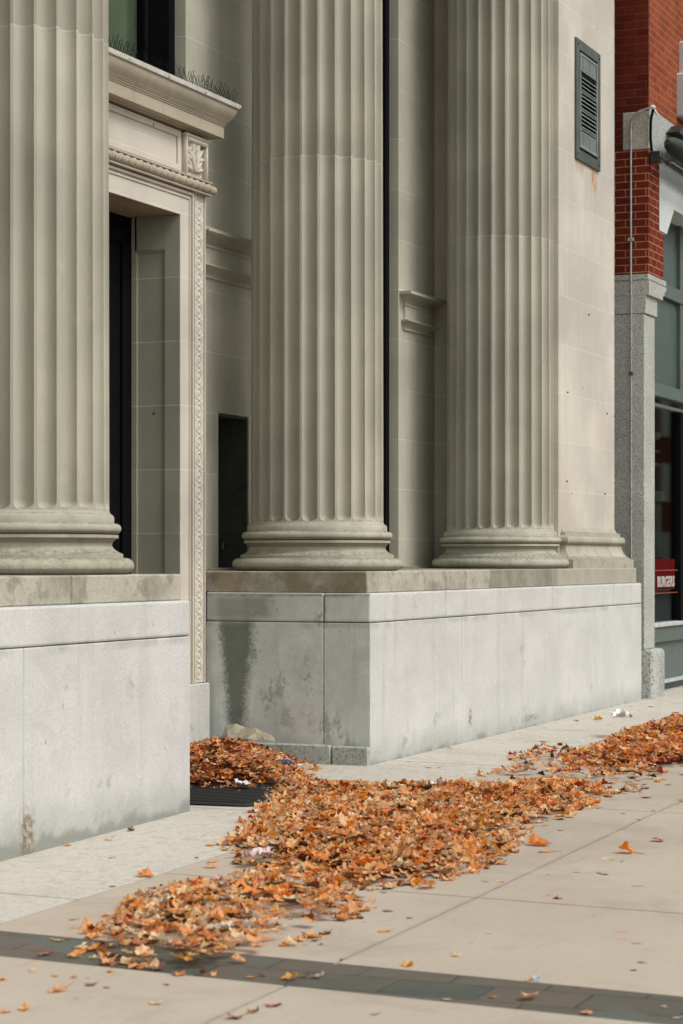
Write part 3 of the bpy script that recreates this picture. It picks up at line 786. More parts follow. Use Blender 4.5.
# shop interior: side wall, back wall, ceiling, a door leaf and pipes dimly seen
bm = BM(); box(bm, 8.45, X1, 5.0, 5.1, -.1, 3.6); box(bm, 8.45, X1, .40, 5.1, 3.45, 3.6); box(bm, 8.45, X1, .4, 5.1, -.1, .05); box(bm, 14.9, X1, .4, 5.0, 0, 3.5)
obj('shop_interior', bm, M['interior'], nb)
grey = plain('grey_green_fitting', (.10, .13, .12), .5)
bm = BM(); box(bm, 9.84, 10.34, .36, .40, 1.62, 2.27, .004); box(bm, 9.95, 10.22, .345, .359, 1.72, 2.15)
obj('display_cabinet', bm, grey, nb)
bm = BM(); box(bm, 9.80, 10.42, .34, .42, 2.29, 2.42, .02)
for z, x0_, x1_ in ((2.74, 9.8, 10.2), (2.90, 9.8, 10.25)): tube(bm, [(x0_, .38, z), (x1_, .38, z)], .022, 8)
tube(bm, [(9.85, .40, 3.02), (10.3, .40, 3.10)], .05, 8)
obj('ceiling_pipes', bm, plain('pale_pipe', (.17, .18, .16), .4), nb)
# red sign hung inside the glass
sb = None
bm = BM(); box(bm, 9.3, 10.50, SY - .004, SY + .008, 1.235, 1.60, .001); sb = obj('red_window_sign', bm, M['red'], nb); sb['label'] = 'red sign with white lettering BURGERS'
tc = bpy.data.curves.new('t', 'FONT'); tc.body = 'BURGERS'; tc.size = .25; tc.extrude = .003; tc.offset = .007; tc.space_character = 1.12
to = bpy.data.objects.new('t', tc); COL.objects.link(to); bpy.context.view_layer.update()
me = bpy.data.meshes.new_from_object(to.evaluated_get(bpy.context.evaluated_depsgraph_get())); bpy.data.objects.remove(to)
xs_ = [v.co.x for v in me.vertices]; ys_ = [v.co.y for v in me.vertices]
a0, a1, b0, b1 = min(xs_), max(xs_), min(ys_), max(ys_)
base_ = Vector(nb.location)
for v in me.vertices:
    x = 9.66 + (v.co.x - a0) / (a1 - a0) * .80; z = 1.265 + (v.co.y - b0) / (b1 - b0) * .13; y = SY - .008 - v.co.z
    v.co = Vector((x, y, z)) - base_
me.materials.append(M['white_letter']); lt = bpy.data.objects.new('lettering', me); COL.objects.link(lt); lt.parent = sb
bm = BM(); box(bm, 8.9, 12.3, SY - .012, SY - .0045, 1.46, 1.469); box(bm, 8.9, 12.3, SY - .012, SY - .0045, 1.19, 1.198); obj('orange_rail', bm, M['orange'], nb)
# conduit up the return
CY_ = .165
bm = BM()
pts = [(NX - .03, CY_, 4.70), (NX - .03, CY_, 5.5), (NX - .03, CY_, 6.42)]
for i in range(1, 8):
    a = math.pi / 2 * i / 7; pts.append((NX - .03, CY_ - .13 * (1 - math.cos(a)) , 6.42 + .20 * math.sin(a)))
pts += [(NX - .03, -.03, 6.635), (NX - .03, -.07, 6.65)]
tube(bm, pts, .0125, 10)
cd = obj('conduit', bm, M['steel'], nb, smooth=60)
bm = BM()
for z in (5.18,): box(bm, NX - .05, NX - .002, CY_ - .035, CY_ + .035, z - .02, z + .02, .004)
obj('conduit_clip', bm, M['steel'], cd)
bm = BM(); tube(bm, [(NX - .016, CY_, -.0), (NX - .016, CY_, 4.72)], .010, 8); obj('painted_conduit', bm, M['ngranite'], cd)
bm = BM(); box(bm, NX - .04, NX - .002, CY_ - .02, CY_ + .02, 3.66, 3.70, .004); obj('conduit_clip', bm, M['groove'], cd)
bm = BM(); ellipsoid(bm, (NX - .03, -.085, 6.645), (.028, .034, .024), 12); tube(bm, [(NX - .03, -.085, 6.64), (NX + .05, -.12, 6.57)], [.02, .012], 8)
obj('weatherhead', bm, plain('white_conduit_head', (.75, .75, .74), .4), cd, smooth=60)
bm = BM(); tube(bm, [(NX - .03, -.09, 6.62), (NX - .035, -.065, 6.5), (NX - .03, -.06, 6.3), (NX - .03, -.075, 6.16)], .017, 8)
obj('black_cable', bm, M['black'], cd)
# awning: rolled fabric cassette with its arm
bm = BM()
L0, L1 = 8.42, 14.0
m = [(L0, .0), (L0 + .06, .06), (L0 + .18, .09), (L0 + .38, .108), (L1, .108)]
rings = []
for x, r_ in m:
    rings.append([bm.verts.new((x, -.20 + 1.0 * r_ * math.cos(2 * math.pi * k / 20), 6.29 + r_ * .95 * math.sin(2 * math.pi * k / 20))) for k in range(20)] if r_ else [bm.verts.new((x, -.20 + .03 * math.cos(2 * math.pi * k / 20), 6.29 + .03 * math.sin(2 * math.pi * k / 20))) for k in range(20)])
for a, b in zip(rings, rings[1:]):
    for k in range(20): bm.faces.new((a[k], a[(k + 1) % 20], b[(k + 1) % 20], b[k]))
bm.faces.new(rings[0]); bm.faces.new(rings[-1])
aw = obj('awning', bm, M['awning'], nb, smooth=40)
bm = BM(); tube(bm, [(NX + .02, -.16, 6.08), (14, -.16, 6.04)], .022, 8); tube(bm, [(NX + .02, -.24, 6.02), (14, -.24, 5.98)], .028, 8)
box(bm, NX - .01, NX + .10, -.17, -.045, 6.03, 6.16, .008)
obj('awning_arm', bm, M['black_arm'], aw, smooth=40)
bm = BM(); tube(bm, [(NX + .1, -.275, 6.035), (14, -.275, 5.995)], .009, 6); obj('arm_highlight', bm, M['steel'], aw)  # added pale tube standing in for the highlight along the arm
bm = BM(); prism_xz(bm, [(8.95, 6.50), (9.2, 6.62), (9.5, 6.60), (13, 6.60), (13, 6.5)], -.20, -.045); tube(bm, [(8.85, -.21, 6.47), (13, -.21, 6.44)], .02, 8)
obj('awning_hood', bm, M['black_arm'], aw)

# ------------------------------------------------------------------ across the street (seen only in the shop glass)
ob = thing('brick_block', 'long brick terrace across the street, mirrored dimly in the shop glass', 'building', (40, -22, 0))
bm = BM(); box(bm, 18, 110, -34, -22, -.3, 11); obj('wall', bm, M['brick_up'], ob)
fwm = plain('far_window_paint', (.4, .42, .4), .3)
for k in range(22):
    x = 20 + k * 4.0
    for z in (1.0, 4.6, 8.0): bm = BM(); box(bm, x, x + 1.5, -22.06, -21.99, z, z + 2.0); obj('window', bm, fwm, ob)

# ------------------------------------------------------------------ rubber mat
bm = BM()
W, D_ = 1.30, 1.10
pts = []
rc = .09
for cx_, cy_, a0_ in ((rc, rc, 180), (W - rc, rc, 270), (W - rc, D_ - rc, 0), (rc, D_ - rc, 90)):
    for i in range(6):
        a = R(a0_ + 18 * i); pts.append((cx_ + rc * math.cos(a), cy_ + rc * math.sin(a)))
def poly_slab(bm, pts, z0, z1, inset=0.0):
    a = [bm.verts.new((x, y, z0)) for x, y in pts]; cx_, cy_ = W / 2, D_ / 2
    b = [bm.verts.new((x + (cx_ - x) * inset * 2 / W, y + (cy_ - y) * inset * 2 / D_, z1)) for x, y in pts]
    bm.faces.new(a[::-1]); bm.faces.new(b)
    for i in range(len(pts)): bm.faces.new((a[i], a[(i + 1) % len(pts)], b[(i + 1) % len(pts)], b[i]))
poly_slab(bm, pts, 0, .008, .01)
mt = bpy.data.objects.new('rubber_mat', None); COL.objects.link(mt); mt.location = (-2.80, -.30, gz(-2.4) + .002); mt.rotation_euler = (0, R(-.3), R(4))
tag(mt, 'black ribbed rubber mat in front of the doorway, half buried by leaves', 'mat')
def local(name, bm, mat, parent):
    bmesh.ops.recalc_face_normals(bm, faces=bm.faces)
    me = bpy.data.meshes.new(name); bm.to_mesh(me); bm.free(); me.materials.append(mat)
    o = bpy.data.objects.new(name, me); COL.objects.link(o); o.parent = parent; return o
local('mat_base', bm, M['rubber'], mt)
bm = BM()
x = .08
while x < W - .08:
    box(bm, x, x + .022, .07, D_ - .07, .0085, .014, .002); x += .045
local('ribs', bm, M['rubber'], mt)

# ------------------------------------------------------------------ litter
def crumple(name, label, cat, mat, loc, size, amp, rot, seed, n=12, fold=.0):
    bm = BM(); sx, sy = size; r_ = random.Random(seed)
    vs = {}
    for i in range(n + 1):
        for j in range(n + 1):
            u, v = i / n - .5, j / n - .5
            p = Vector((u * 3.1 + seed, v * 3.1, seed * .37))
            z = abs(mnoise.noise(p)) * amp * 2 + abs(mnoise.noise(p * 2.7)) * amp
            d = mnoise.noise_vector(p * 1.7) * amp * .8
            vs[i, j] = bm.verts.new((u * sx * (1 - .25 * abs(v)) + d.x, v * sy * (1 - .25 * abs(u)) + d.y, z + fold * u * u * 4))
    for i in range(n):
        for j in range(n): bm.faces.new((vs[i, j], vs[i + 1, j], vs[i + 1, j + 1], vs[i, j + 1]))
    me = bpy.data.meshes.new(name); bm.to_mesh(me); bm.free(); me.materials.append(mat)
    o = bpy.data.objects.new(name, me); COL.objects.link(o); o.location = loc; o.rotation_euler = rot
    md = o.modifiers.new('thick', 'SOLIDIFY'); md.thickness = .0015
    return tag(o, label, cat)
bm = BM()
top_ = [(-.20, .02, .03), (-.165, .05, .115), (-.09, .03, .125), (-.02, .06, .10), (.05, .035, .095), (.11, .06, .07), (.19, .02, .03)]
bot_ = [(-.21, -.02, -.03), (-.15, -.06, -.01), (-.08, -.03, -.02), (-.01, -.07, .0), (.06, -.04, -.015), (.12, -.07, -.01), (.20, -.04, -.03)]
mid_ = [((a_[0] + b_[0]) / 2 + random.uniform(-.01, .01), (a_[1] + b_[1]) / 2 + random.uniform(-.025, .025), (a_[2] + b_[2]) / 2 + random.uniform(-.01, .012)) for a_, b_ in zip(top_, bot_)]
rw = [[bm.verts.new(p_) for p_ in row] for row in (bot_, mid_, top_)]
for q_, w_ in zip(rw, rw[1:]):
    for i in range(6): bm.faces.new((q_[i], q_[i + 1], w_[i + 1], w_[i]))
me = bpy.data.meshes.new('plastic_sheet'); bm.to_mesh(me); bm.free(); me.materials.append(M['sheet'])
ps_ = bpy.data.objects.new('plastic_sheet', me); COL.objects.link(ps_); ps_.location = (-.48, .82, .215); ps_.rotation_euler = (R(-12), 0, R(-62))
ps_.modifiers.new('thick', 'SOLIDIFY').thickness = .001
tag(ps_, 'sheet of buff translucent plastic on the leaves piled in the doorway', 'plastic sheet')
crumple('paper_scrap', 'white paper scrap between the black mat and the doorway leaves', 'paper', M['paper'], (-1.98, .16, .035), (.17, .11), .018, (R(6), 0, R(30)), 5)
crumple('paper_napkin', 'crumpled white napkin on the back of the main leaf drift', 'napkin', M['paper'], (-2.30, -1.40, .12), (.17, .12), .03, (R(-10), R(6), R(10)), 8)
crumple('paper_scrap', 'off-white paper scrap in the middle of the nearest leaf drift', 'paper', M['paper_dull'], (-7.32, -2.27, .02), (.12, .09), .015, (R(-6), R(8), R(50)), 11)
crumple('plastic_bag', 'white plastic bag on top of the far leaf drift', 'plastic bag', M['paper'], (3.2, -1.10, .19), (.36, .18), .04, (0, 0, R(20)), 15)
crumple('plastic_wrapper', 'pinkish white plastic wrapper on the left edge of the main leaf drift', 'wrapper', M['pinkbag'], (-5.08, -1.40, .0), (.20, .12), .03, (R(-8), 0, R(-20)), 21)
crumple('snack_wrapper', 'small blue and white wrapper among the leaves by the step', 'wrapper', M['wrapper'], (-1.28, .13, .12), (.09, .07), .02, (R(-25), R(10), R(-40)), 25)
crumple('paper_strip', 'white paper strip right of the blue and white wrapper', 'paper', M['paper'], (-1.10, .10, .085), (.14, .05), .012, (R(-18), 0, R(-15)), 29)
crumple('paper_scrap', 'tiny pale blue scrap at the upper rim of the dark paver band', 'paper', plain('pale_blue_paper', (.6, .68, .76), .6), (-7.42, -3.72, gz(-7.42) + .004), (.035, .025), .012, (0, R(-30), 0), 33, n=5)

# ------------------------------------------------------------------ leaves
PILES = {
  'A': ([(-1.14, 1.1), (0.09, 1.67), (0.42, 1.31), (0.4, 0.9), (-0.2, 0.4), (-1.31, 0.01), (-1.92, -0.07), (-1.81, 0.18), (-1.27, 0.66), (-1.09, 0.97)], 0.22),
  'B': ([(-1.43, -0.04), (-1.76, -0.49), (-1.85, -0.97), (-1.78, -1.3), (-1.47, -1.56), (-1.05, -1.64), (-0.97, -1.87), (-1.19, -2.21), (-2.1, -2.28), (-2.62, -2.29), (-2.96, -2.18), (-3.85, -2.36), (-4.6, -2.5), (-5.2, -2.44), (-5.34, -2.33), (-5.51, -2.24), (-5.38, -2.04), (-5.16, -1.69), (-4.98, -1.38), (-4.61, -1.11), (-4.11, -0.84), (-3.44, -0.64), (-2.4, -0.26), (-1.54, 0.03)], 0.1),
  'C': ([(-5.23, -1.5), (-5.04, -1.63), (-5.32, -2.01), (-5.71, -2.12), (-6.01, -2.34), (-6.2, -2.38), (-6.64, -2.45), (-6.83, -2.43), (-7.16, -2.45), (-7.45, -2.45), (-7.73, -2.43), (-7.78, -2.31), (-7.73, -2.11), (-7.52, -1.85), (-7.32, -1.67), (-7.1, -1.55), (-6.92, -1.58), (-6.54, -1.38), (-6.15, -1.32), (-5.81, -1.36), (-5.75, -1.52), (-5.46, -1.48)], 0.07),
  'D': ([(0.94, -1.32), (2.01, -1.25), (3.62, -1.06), (4.37, -1.38), (5.23, -1.53), (5.39, -1.89), (2.28, -2.63), (0.91, -2.38), (0.78, -2.27), (0.36, -2.05), (0.46, -1.68)], 0.15),
  'E': ([(-0.39, -1.15), (0.52, -0.98), (1.74, -0.78), (1.86, -1.09), (0.74, -1.95), (0.36, -2.24), (-0.66, -2.33), (-1.31, -2.25), (-0.58, -1.82), (-0.5, -1.46)], 0.03),
}
SCATTER = [
  (-4.74,-0.04,0.069,'y',0,'small yellow-tan leaf lying flat at the foot of the left pedestal'),
  (-4.46,-0.16,0.082,'p',1,'pale curled leaf with a dark fold at the foot of the left pedestal'),
  (-4.05,-0.08,0.078,'d',1,'dry taupe leaf lying near the right end of the left pedestal'),
  (-5.60,-1.00,0.115,'o',1,'orange-brown pair of curled lobes alone on the pebbled paving'),
  (-5.92,-1.23,0.071,'d',1,'dark brown leaf at the upper tip of the nearest drift'),
  (-6.48,-1.36,0.096,'o',1,'long curled orange leaf at the left tip of the nearest drift'),
  (-6.25,-1.31,0.069,'o',1,'bright orange leaf standing at the left tip of the nearest drift'),
  (-7.35,-1.49,0.062,'t',0,'dull tan leaf lying at the upper rim of the dark paver band, left side'),
  (-7.30,-1.51,0.040,'o',1,'small rust leaf touching the tan one on the upper rim of the dark paver band'),
  (-7.46,-1.67,0.113,'p',0,'large pale buff leaf spread flat on the dark paver band'),
  (-7.66,-1.60,0.077,'r',1,'rolled rust-brown leaf at the lower rim of the dark paver band'),
  (-7.66,-1.74,0.076,'t',1,'crumpled tan leaf just below the large pale buff leaf'),
  (-7.61,-1.87,0.085,'p',1,'pale cream leaf on the dark paver band beside the nearest drift'),
  (-7.89,-2.05,0.049,'o',1,'orange leaf just below the tip of the nearest drift'),
  (-7.99,-1.74,0.057,'p',0,'thin pale leaf scrap below the dark paver band on the left'),
  (-8.05,-1.88,0.044,'k',0,'faded pink-tan leaf scrap below the dark paver band'),
  (-8.05,-1.97,0.032,'o',1,'small round orange leaf alone below the dark paver band'),
  (-8.31,-2.05,0.094,'k',1,'pinkish tan crumpled leaf alone in the near left corner'),
  (-8.16,-2.11,0.059,'b',1,'thin brown curled leaf right of the small round orange one'),
  (-8.18,-2.19,0.039,'b',0,'small brown leaf at the end of a thin brown curled one'),
  (-8.21,-1.73,0.036,'o',1,'orange leaf cut by the left edge of the picture'),
  (-8.72,-2.06,0.052,'k',1,'pink-brown leaf at the bottom left corner'),
  (-8.65,-2.10,0.071,'t',1,'tan leaf next to the pink-brown one at the bottom left corner'),
  (-8.37,-2.51,0.072,'p',0,'pale yellowish leaf lying flat near the bottom of the picture'),
  (-4.47,-0.82,0.075,'y',0,'yellow leaf alone on the pebbled paving left of the main drift'),
  (-4.56,-1.02,0.051,'d',0,'near-black leaf at the left edge of the main drift'),
  (-5.01,-1.10,0.093,'t',0,'flat tan leaf, upper of two on the pebbled paving'),
  (-5.21,-1.19,0.086,'t',1,'flat tan leaf, lower of two on the pebbled paving'),
  (-5.28,-1.38,0.048,'t',1,'small tan leaf between the main drift and the nearest drift'),
  (-5.53,-1.39,0.062,'t',0,'tan leaf just above the nearest drift'),
  (-7.78,-2.63,0.052,'y',0,'yellow-cream leaf on the lower rim of the dark paver band'),
  (-7.73,-2.66,0.036,'b',1,'dark brown curled scrap on the dark paver band'),
  (-7.75,-2.78,0.088,'y',1,'big golden orange leaf on the lower rim of the dark paver band'),
  (-7.69,-2.88,0.072,'w',1,'pinkish white leaf on the lower rim of the dark paver band'),
  (-7.69,-2.82,0.036,'d',0,'grey-brown leaf scrap between the golden leaf and the pinkish white leaf'),
  (-8.25,-2.94,0.083,'r',1,'rust-red leaf alone below the dark paver band'),
  (-8.38,-2.92,0.056,'b',1,'brown leaf, middle of the row near the bottom of the picture'),
  (-8.49,-2.90,0.070,'b',1,'dark brown leaf at the very bottom of the picture'),
  (-7.05,-2.55,0.022,'w',0,''),
  (-7.02,-2.61,0.043,'g',0,'greenish yellow leaf scrap between the nearest drift and the paver band'),
  (-7.84,-2.34,0.081,'o',1,'tan and orange leaf hanging off the near edge of the nearest drift'),
  (-5.50,-2.16,0.040,'b',0,''),
  (-5.63,-2.35,0.045,'d',0,''),
  (-5.89,-2.33,0.049,'b',0,''),
  (-6.13,-2.57,0.061,'b',0,'thin brown leaf beside the right tip of the nearest drift'),
  (-6.43,-2.56,0.037,'p',0,''),
  (-6.63,-2.75,0.081,'o',0,'flat orange-brown leaf alone above the slab joint'),
  (-6.27,-2.73,0.023,'b',0,''),
  (-7.34,-3.14,0.074,'y',2,'golden maple leaf with an upright stem at the upper rim of the paver band'),
  (-7.04,-3.24,0.093,'p',0,'pale straw-coloured leaf lying flat right of the slab joint'),
  (-7.89,-3.51,0.050,'w',0,'off-white leaf scrap on the lower rim of the paver band'),
  (-7.79,-3.66,0.035,'y',1,'small yellow-orange leaf on the dark paver band'),
  (-8.24,-3.35,0.022,'b',0,''),
  (-3.50,-2.24,0.059,'o',2,'bright orange leaf standing at the right flank of the main drift'),
  (-3.99,-2.43,0.051,'d',0,'dark leaf scrap right of the main drift'),
  (-4.55,-2.52,0.076,'t',0,'long tan leaf reaching out of the right flank of the main drift'),
  (-4.55,-2.62,0.027,'b',0,''),
  (-5.13,-2.71,0.036,'b',0,''),
  (-5.10,-2.78,0.077,'p',0,'pale flat leaf crossing the slab joint'),
  (-5.44,-2.51,0.136,'k',1,'large pinkish brown leaf below the near edge of the main drift'),
  (-5.10,-2.33,0.073,'y',2,'upright tan leaf at the near edge of the main drift'),
  (-6.50,-3.20,0.040,'p',0,''),
  (-7.30,-2.83,0.034,'b',0,''),
  (-3.81,-2.58,0.165,'o',2,'large orange maple leaf with one lobe standing up on the open sidewalk'),
  (-4.02,-2.69,0.134,'t',0,'flat yellow-tan leaf touching the large orange one with the upright lobe'),
  (-4.08,-2.53,0.067,'t',0,'faded tan leaf left of the large orange one with the upright lobe'),
  (-3.93,-3.13,0.133,'o',2,'large curled maple leaf lying alone on the right of the open sidewalk'),
  (-4.18,-3.09,0.087,'p',0,'pale cream leaf just left of the large curled maple leaf'),
  (-4.23,-3.18,0.033,'d',0,''),
  (-3.42,-3.17,0.092,'r',1,'dark red-brown leaf with thin raised stem on the right of the open sidewalk'),
  (-4.80,-2.94,0.052,'w',0,'small white-tan leaf beside the slab joint on the open sidewalk'),
  (-5.49,-3.21,0.073,'r',1,'red-brown leaf with a pale one behind it on the open sidewalk'),
  (-5.43,-3.13,0.059,'t',0,'pale tan leaf behind the red-brown one on the open sidewalk'),
  (-4.69,-3.21,0.073,'b',0,'thin brown leaf seen edge-on in the middle of the open sidewalk'),
  (-4.68,-3.06,0.032,'b',0,''),
  (-6.24,-3.74,0.054,'t',0,''),
  (-6.50,-3.87,0.030,'b',0,''),
  (-6.91,-4.01,0.029,'b',0,''),
  (-7.08,-4.02,0.029,'d',0,'dark olive leaf scrap just above the paver band on the right'),
  (-7.76,-3.80,0.107,'k',1,'broad pinkish tan leaf lying on the dark paver band'),
  (-7.43,-3.69,0.048,'t',1,'small tan leaf on the upper rim of the paver band, right half'),
  (-7.47,-3.90,0.028,'t',0,''),
  (-7.92,-4.07,0.082,'k',0,'pinkish leaf on the lower rim of the paver band, right half'),
  (-7.71,-4.31,0.041,'w',0,'whitish leaf scrap on the paver band near the right edge of the picture'),
  (-7.88,-4.40,0.044,'w',0,'whitish leaf scrap in the bottom right corner of the picture'),
  (-3.00,-2.34,0.085,'w',0,'whitish leaf with a dark scrap right of the main drift'),
  (-3.17,-2.51,0.048,'b',0,''),
  (5.06,-0.35,0.118,'Y',2,'bright yellow maple leaf close to the white pedestal wall'),
  (3.94,-0.16,0.084,'w',0,'whitish leaf lying at the foot of the white pedestal wall'),
  (4.86,-0.20,0.088,'d',0,''),
  (6.92,-0.18,0.053,'b',0,''),
  (6.99,-0.38,0.085,'d',0,''),
  (6.25,-0.84,0.102,'d',0,''),
  (8.48,0.19,0.057,'b',0,''),
  (-0.36,-2.37,0.065,'o',2,"small bright orange leaf standing right of the far drift's near edge"),
  (-1.38,-2.56,0.081,'d',0,'dark leaf scrap below the small standing orange leaf'),
  (-1.59,-2.37,0.073,'t',0,'tan leaf just off the far tip of the main drift'),
  (-2.13,-2.35,0.064,'t',0,''),
  (-2.05,-2.41,0.058,'b',0,''),
  (-1.95,-2.38,0.039,'p',0,''),
  (-2.53,-2.81,0.068,'w',0,''),
  (-2.29,-2.65,0.038,'b',0,''),
  (-2.08,-2.79,0.038,'d',0,''),
  (-1.47,-2.83,0.060,'o',1,'orange leaf lying on the slab joint at the right edge of the picture'),
  (-1.10,-2.45,0.055,'w',0,''),
  (0.19,-2.41,0.059,'d',0,''),
  (0.32,-2.14,0.075,'d',0,''),
  (-0.01,-1.90,0.133,'r',2,'upright rust-red leaf between the main drift and the far drift'),
  (-0.61,-2.11,0.085,'t',1,'tan leaf below the upright rust-red leaf between the two drifts'),
  (-0.68,-2.29,0.056,'p',0,''),
  (-0.59,-2.33,0.064,'b',0,''),
  (2.49,-0.61,0.087,'d',0,''),
  (5.93,0.34,0.082,'b',0,''),
  (0.76,-0.23,0.048,'w',0,''),
  (1.56,-0.08,0.067,'w',1,'pale leaf under the vertical joint of the white pedestal wall'),
  (-0.02,-0.49,0.061,'b',0,''),
  (0.01,-0.56,0.061,'t',0,''),
  (0.37,-0.17,0.039,'d',0,''),
  (-5.08,-0.51,0.028,'d',0,''),
  (-5.95,-0.99,0.046,'d',0,''),
  (-4.91,-0.95,0.028,'d',0,''),
  (-6.87,-1.29,0.028,'b',0,''),
  (-8.04,-2.38,0.024,'b',0,''),
  (-7.64,-2.09,0.058,'o',1,'orange leaf on the dark paver band under the near edge of the nearest drift'),
  (1.16,-0.77,0.097,'r',1,'rust leaf in the thin scatter behind the main drift'),
  (1.58,-0.88,0.116,'b',1,'brown leaf in the thin scatter left of the far drift'),
  (1.22,-1.17,0.113,'r',1,'dark rust leaf in the thin scatter left of the far drift'),
  (0.63,-1.46,0.124,'b',1,'wide dark brown leaf in the thin scatter in front of the far drift'),
  (0.76,-1.57,0.101,'o',1,'orange leaf in front of the near edge of the far drift'),
  (0.59,-1.99,0.092,'p',0,'pale leaf in front of the near edge of the far drift'),
  (-0.53,-2.49,0.057,'b',0,''),
  (-6.43,-3.79,0.035,'t',0,''),
  (-2.54,0.13,0.054,'t',0,''),
  (-2.29,-0.07,0.068,'t',1,'tan curled leaf lying on the rim of the black rubber mat'),
  (-2.11,0.26,0.062,'y',0,'yellow leaf lying on the ribs of the black rubber mat'),
  (-2.12,0.13,0.069,'o',1,'orange-tan leaf lying on the ribs of the black rubber mat'),
]

BASECOL = {'o': (.88, .26, .022), 'r': (.42, .055, .014), 'y': (.86, .38, .035), 't': (.95, .50, .18), 'p': (1.0, .78, .48), 'k': (.90, .45, .23), 'b': (.22, .075, .028), 'd': (.07, .035, .02), 'w': (.68, .60, .52), 'g': (.32, .30, .06), 'Y': (.70, .36, .04)}
OUT = [(90, .88), (76, .74), (62, .76), (52, .66), (38, .84), (27, .70), (14, .70), (0, .58), (-22, .66), (-45, .55), (-80, .4)]
def leaf_geo(seed, curl, maple=True):
    """outline ring, half-size ring and centre; unit width about 1"""
    r_ = random.Random(seed)
    pts = []
    src = OUT if maple else [(90, .80), (65, .74), (40, .62), (10, .50), (-20, .50), (-50, .56), (-80, .60)]
    for a, q in src: pts.append((a, q * r_.uniform(.85, 1.12)))
    for a, q in src[::-1]:
        if a != 90: pts.append((180 - a, q * r_.uniform(.85, 1.12)))
    n = len(pts)
    bx, by, tw = r_.uniform(-.2, 1) * curl, r_.uniform(-.3, 1) * curl, r_.uniform(-1, 1) * curl * .8
    ph, am = r_.uniform(0, 6.28), curl * r_.uniform(.15, .45)
    def lift(x, y, k):
        z = bx * x * x * 1.3 + by * y * y * .9 + tw * x * y + am * math.sin(5 * math.atan2(y, x) + ph) * (x * x + y * y)
        s_ = 1 / math.sqrt(1 + (z * 1.4) ** 2 * .5)
        return (x * s_ * .55, y * s_ * .55, z * .55)
    V = [(0, 0, 0)]
    for sc_ in (.5, 1.0):
        for a, q in pts:
            x, y = q * sc_ * math.cos(R(a)), q * sc_ * math.sin(R(a)); V.append(lift(x, y, sc_))
    F = [(0, 1 + i, 1 + (i + 1) % n) for i in range(n)] + [(1 + i, 1 + n + i, 1 + n + (i + 1) % n, 1 + (i + 1) % n) for i in range(n)]
    # stem: a thin three-sided tail
    b0 = len(V); L = r_.uniform(.25, .7)
    sb_ = lift(0, -.15, 0)
    for k, t_ in enumerate((0, 1)):
        for j in range(3):
            a = 2.1 * j; w_ = .022 * (1 - .4 * t_)
            V.append((sb_[0] + w_ * math.cos(a) + t_ * r_.uniform(-.1, .1), sb_[1] - t_ * L, sb_[2] + w_ * math.sin(a) + t_ * curl * .15))
    F += [(b0 + j, b0 + (j + 1) % 3, b0 + 3 + (j + 1) % 3, b0 + 3 + j) for j in range(3)]
    V = np.array(V); 
    return V, F
def leaf_mat(name, attr=False, col=None):
    t = NT(name)
    if attr:
        base = t.n('ShaderNodeAttribute', _set={'attribute_name': 'leafcol'}).outputs['Color']
    else:
        base = t.n('ShaderNodeRGB').outputs[0]; base.default_value = (*col, 1)
    n = t.noise(38, detail=4, rough=.6)
    c = t.mix(t.math('MULTIPLY', t.band(n, .42, .68), .45), base, t.mix(1.0, base, (.45, .33, .28), 'MULTIPLY'))
    c = t.mix(t.math('MULTIPLY', t.g.outputs['Backfacing'], .4), c, (.68, .42, .23))
    b = t.n('ShaderNodeBsdfPrincipled', Base_Color=c, Roughness=.6); b.inputs['Specular IOR Level'].default_value = .3
    tr = t.n('ShaderNodeBsdfTranslucent', Color=c)
    mx = t.n('ShaderNodeMixShader'); mx.inputs[0].default_value = .34
    t.t.links.new(b.outputs[0], mx.inputs[1]); t.t.links.new(tr.outputs[0], mx.inputs[2]); t.t.links.new(mx.outputs[0], t.out.inputs[0])
    return t.m
LM = {k: leaf_mat('leaf_' + k, col=v) for k, v in BASECOL.items()}
GEO = {c: [leaf_geo(100 * c + s_, (.25, .75, 1.25)[c], maple=(s_ % 3 == 0)) for s_ in range(6)] for c in (0, 1, 2)}
MESH = {}
def leaf_mesh(colk, curl, v):
    k = (colk, curl, v)
    if k not in MESH:
        V, F = GEO[curl][v]; me = bpy.data.meshes.new('dry_leaf'); me.from_pydata(V.tolist(), [], F); me.materials.append(LM[colk])
        MESH[k] = me
    return MESH[k]
def leaf_obj(x, y, z, size, colk, curl, label, group=None, tilt=(0, 0), rz=None, v=None):
    o = bpy.data.objects.new('dry_leaf', leaf_mesh(colk, curl, random.randrange(6) if v is None else v)); COL.objects.link(o)
    V = GEO[curl][[m_ for m_ in range(6) if MESH.get((colk, curl, m_)) == o.data][0]][0]
    o.rotation_euler = (tilt[0], tilt[1], random.uniform(0, 6.28) if rz is None else rz)
    o.scale = (size,) * 3
    zmin = min((o.rotation_euler.to_matrix() @ Vector(p)).z for p in V) * size
    o.location = (x, y, z - zmin * .9 if z is not None else 0)
    o['label'] = label; o['category'] = 'leaf'
    if group: o['group'] = group
    return o
CN = {'o': 'orange', 'r': 'rust red', 'y': 'golden', 't': 'tan', 'p': 'pale buff', 'k': 'pinkish brown', 'b': 'brown', 'd': 'dark', 'w': 'whitish', 'g': 'greenish', 'Y': 'yellow'}
for (x, y, w, ck, curl, label) in SCATTER:
    w = max(w, .04)
    if label: leaf_obj(x, y, gz(x) + .002, w * (1.0, 1.1, 1.05)[curl], ck, curl, label, tilt=(random.uniform(-.25, .25) * curl, random.uniform(-.2, .2) * curl), group='loose dry leaves around the drifts')
    else: leaf_obj(x, y, gz(x) + .002, w, ck, 0, 'tiny %s leaf scrap lying loose on bare paving' % CN[ck], group='tiny leaf scraps on the bare paving')

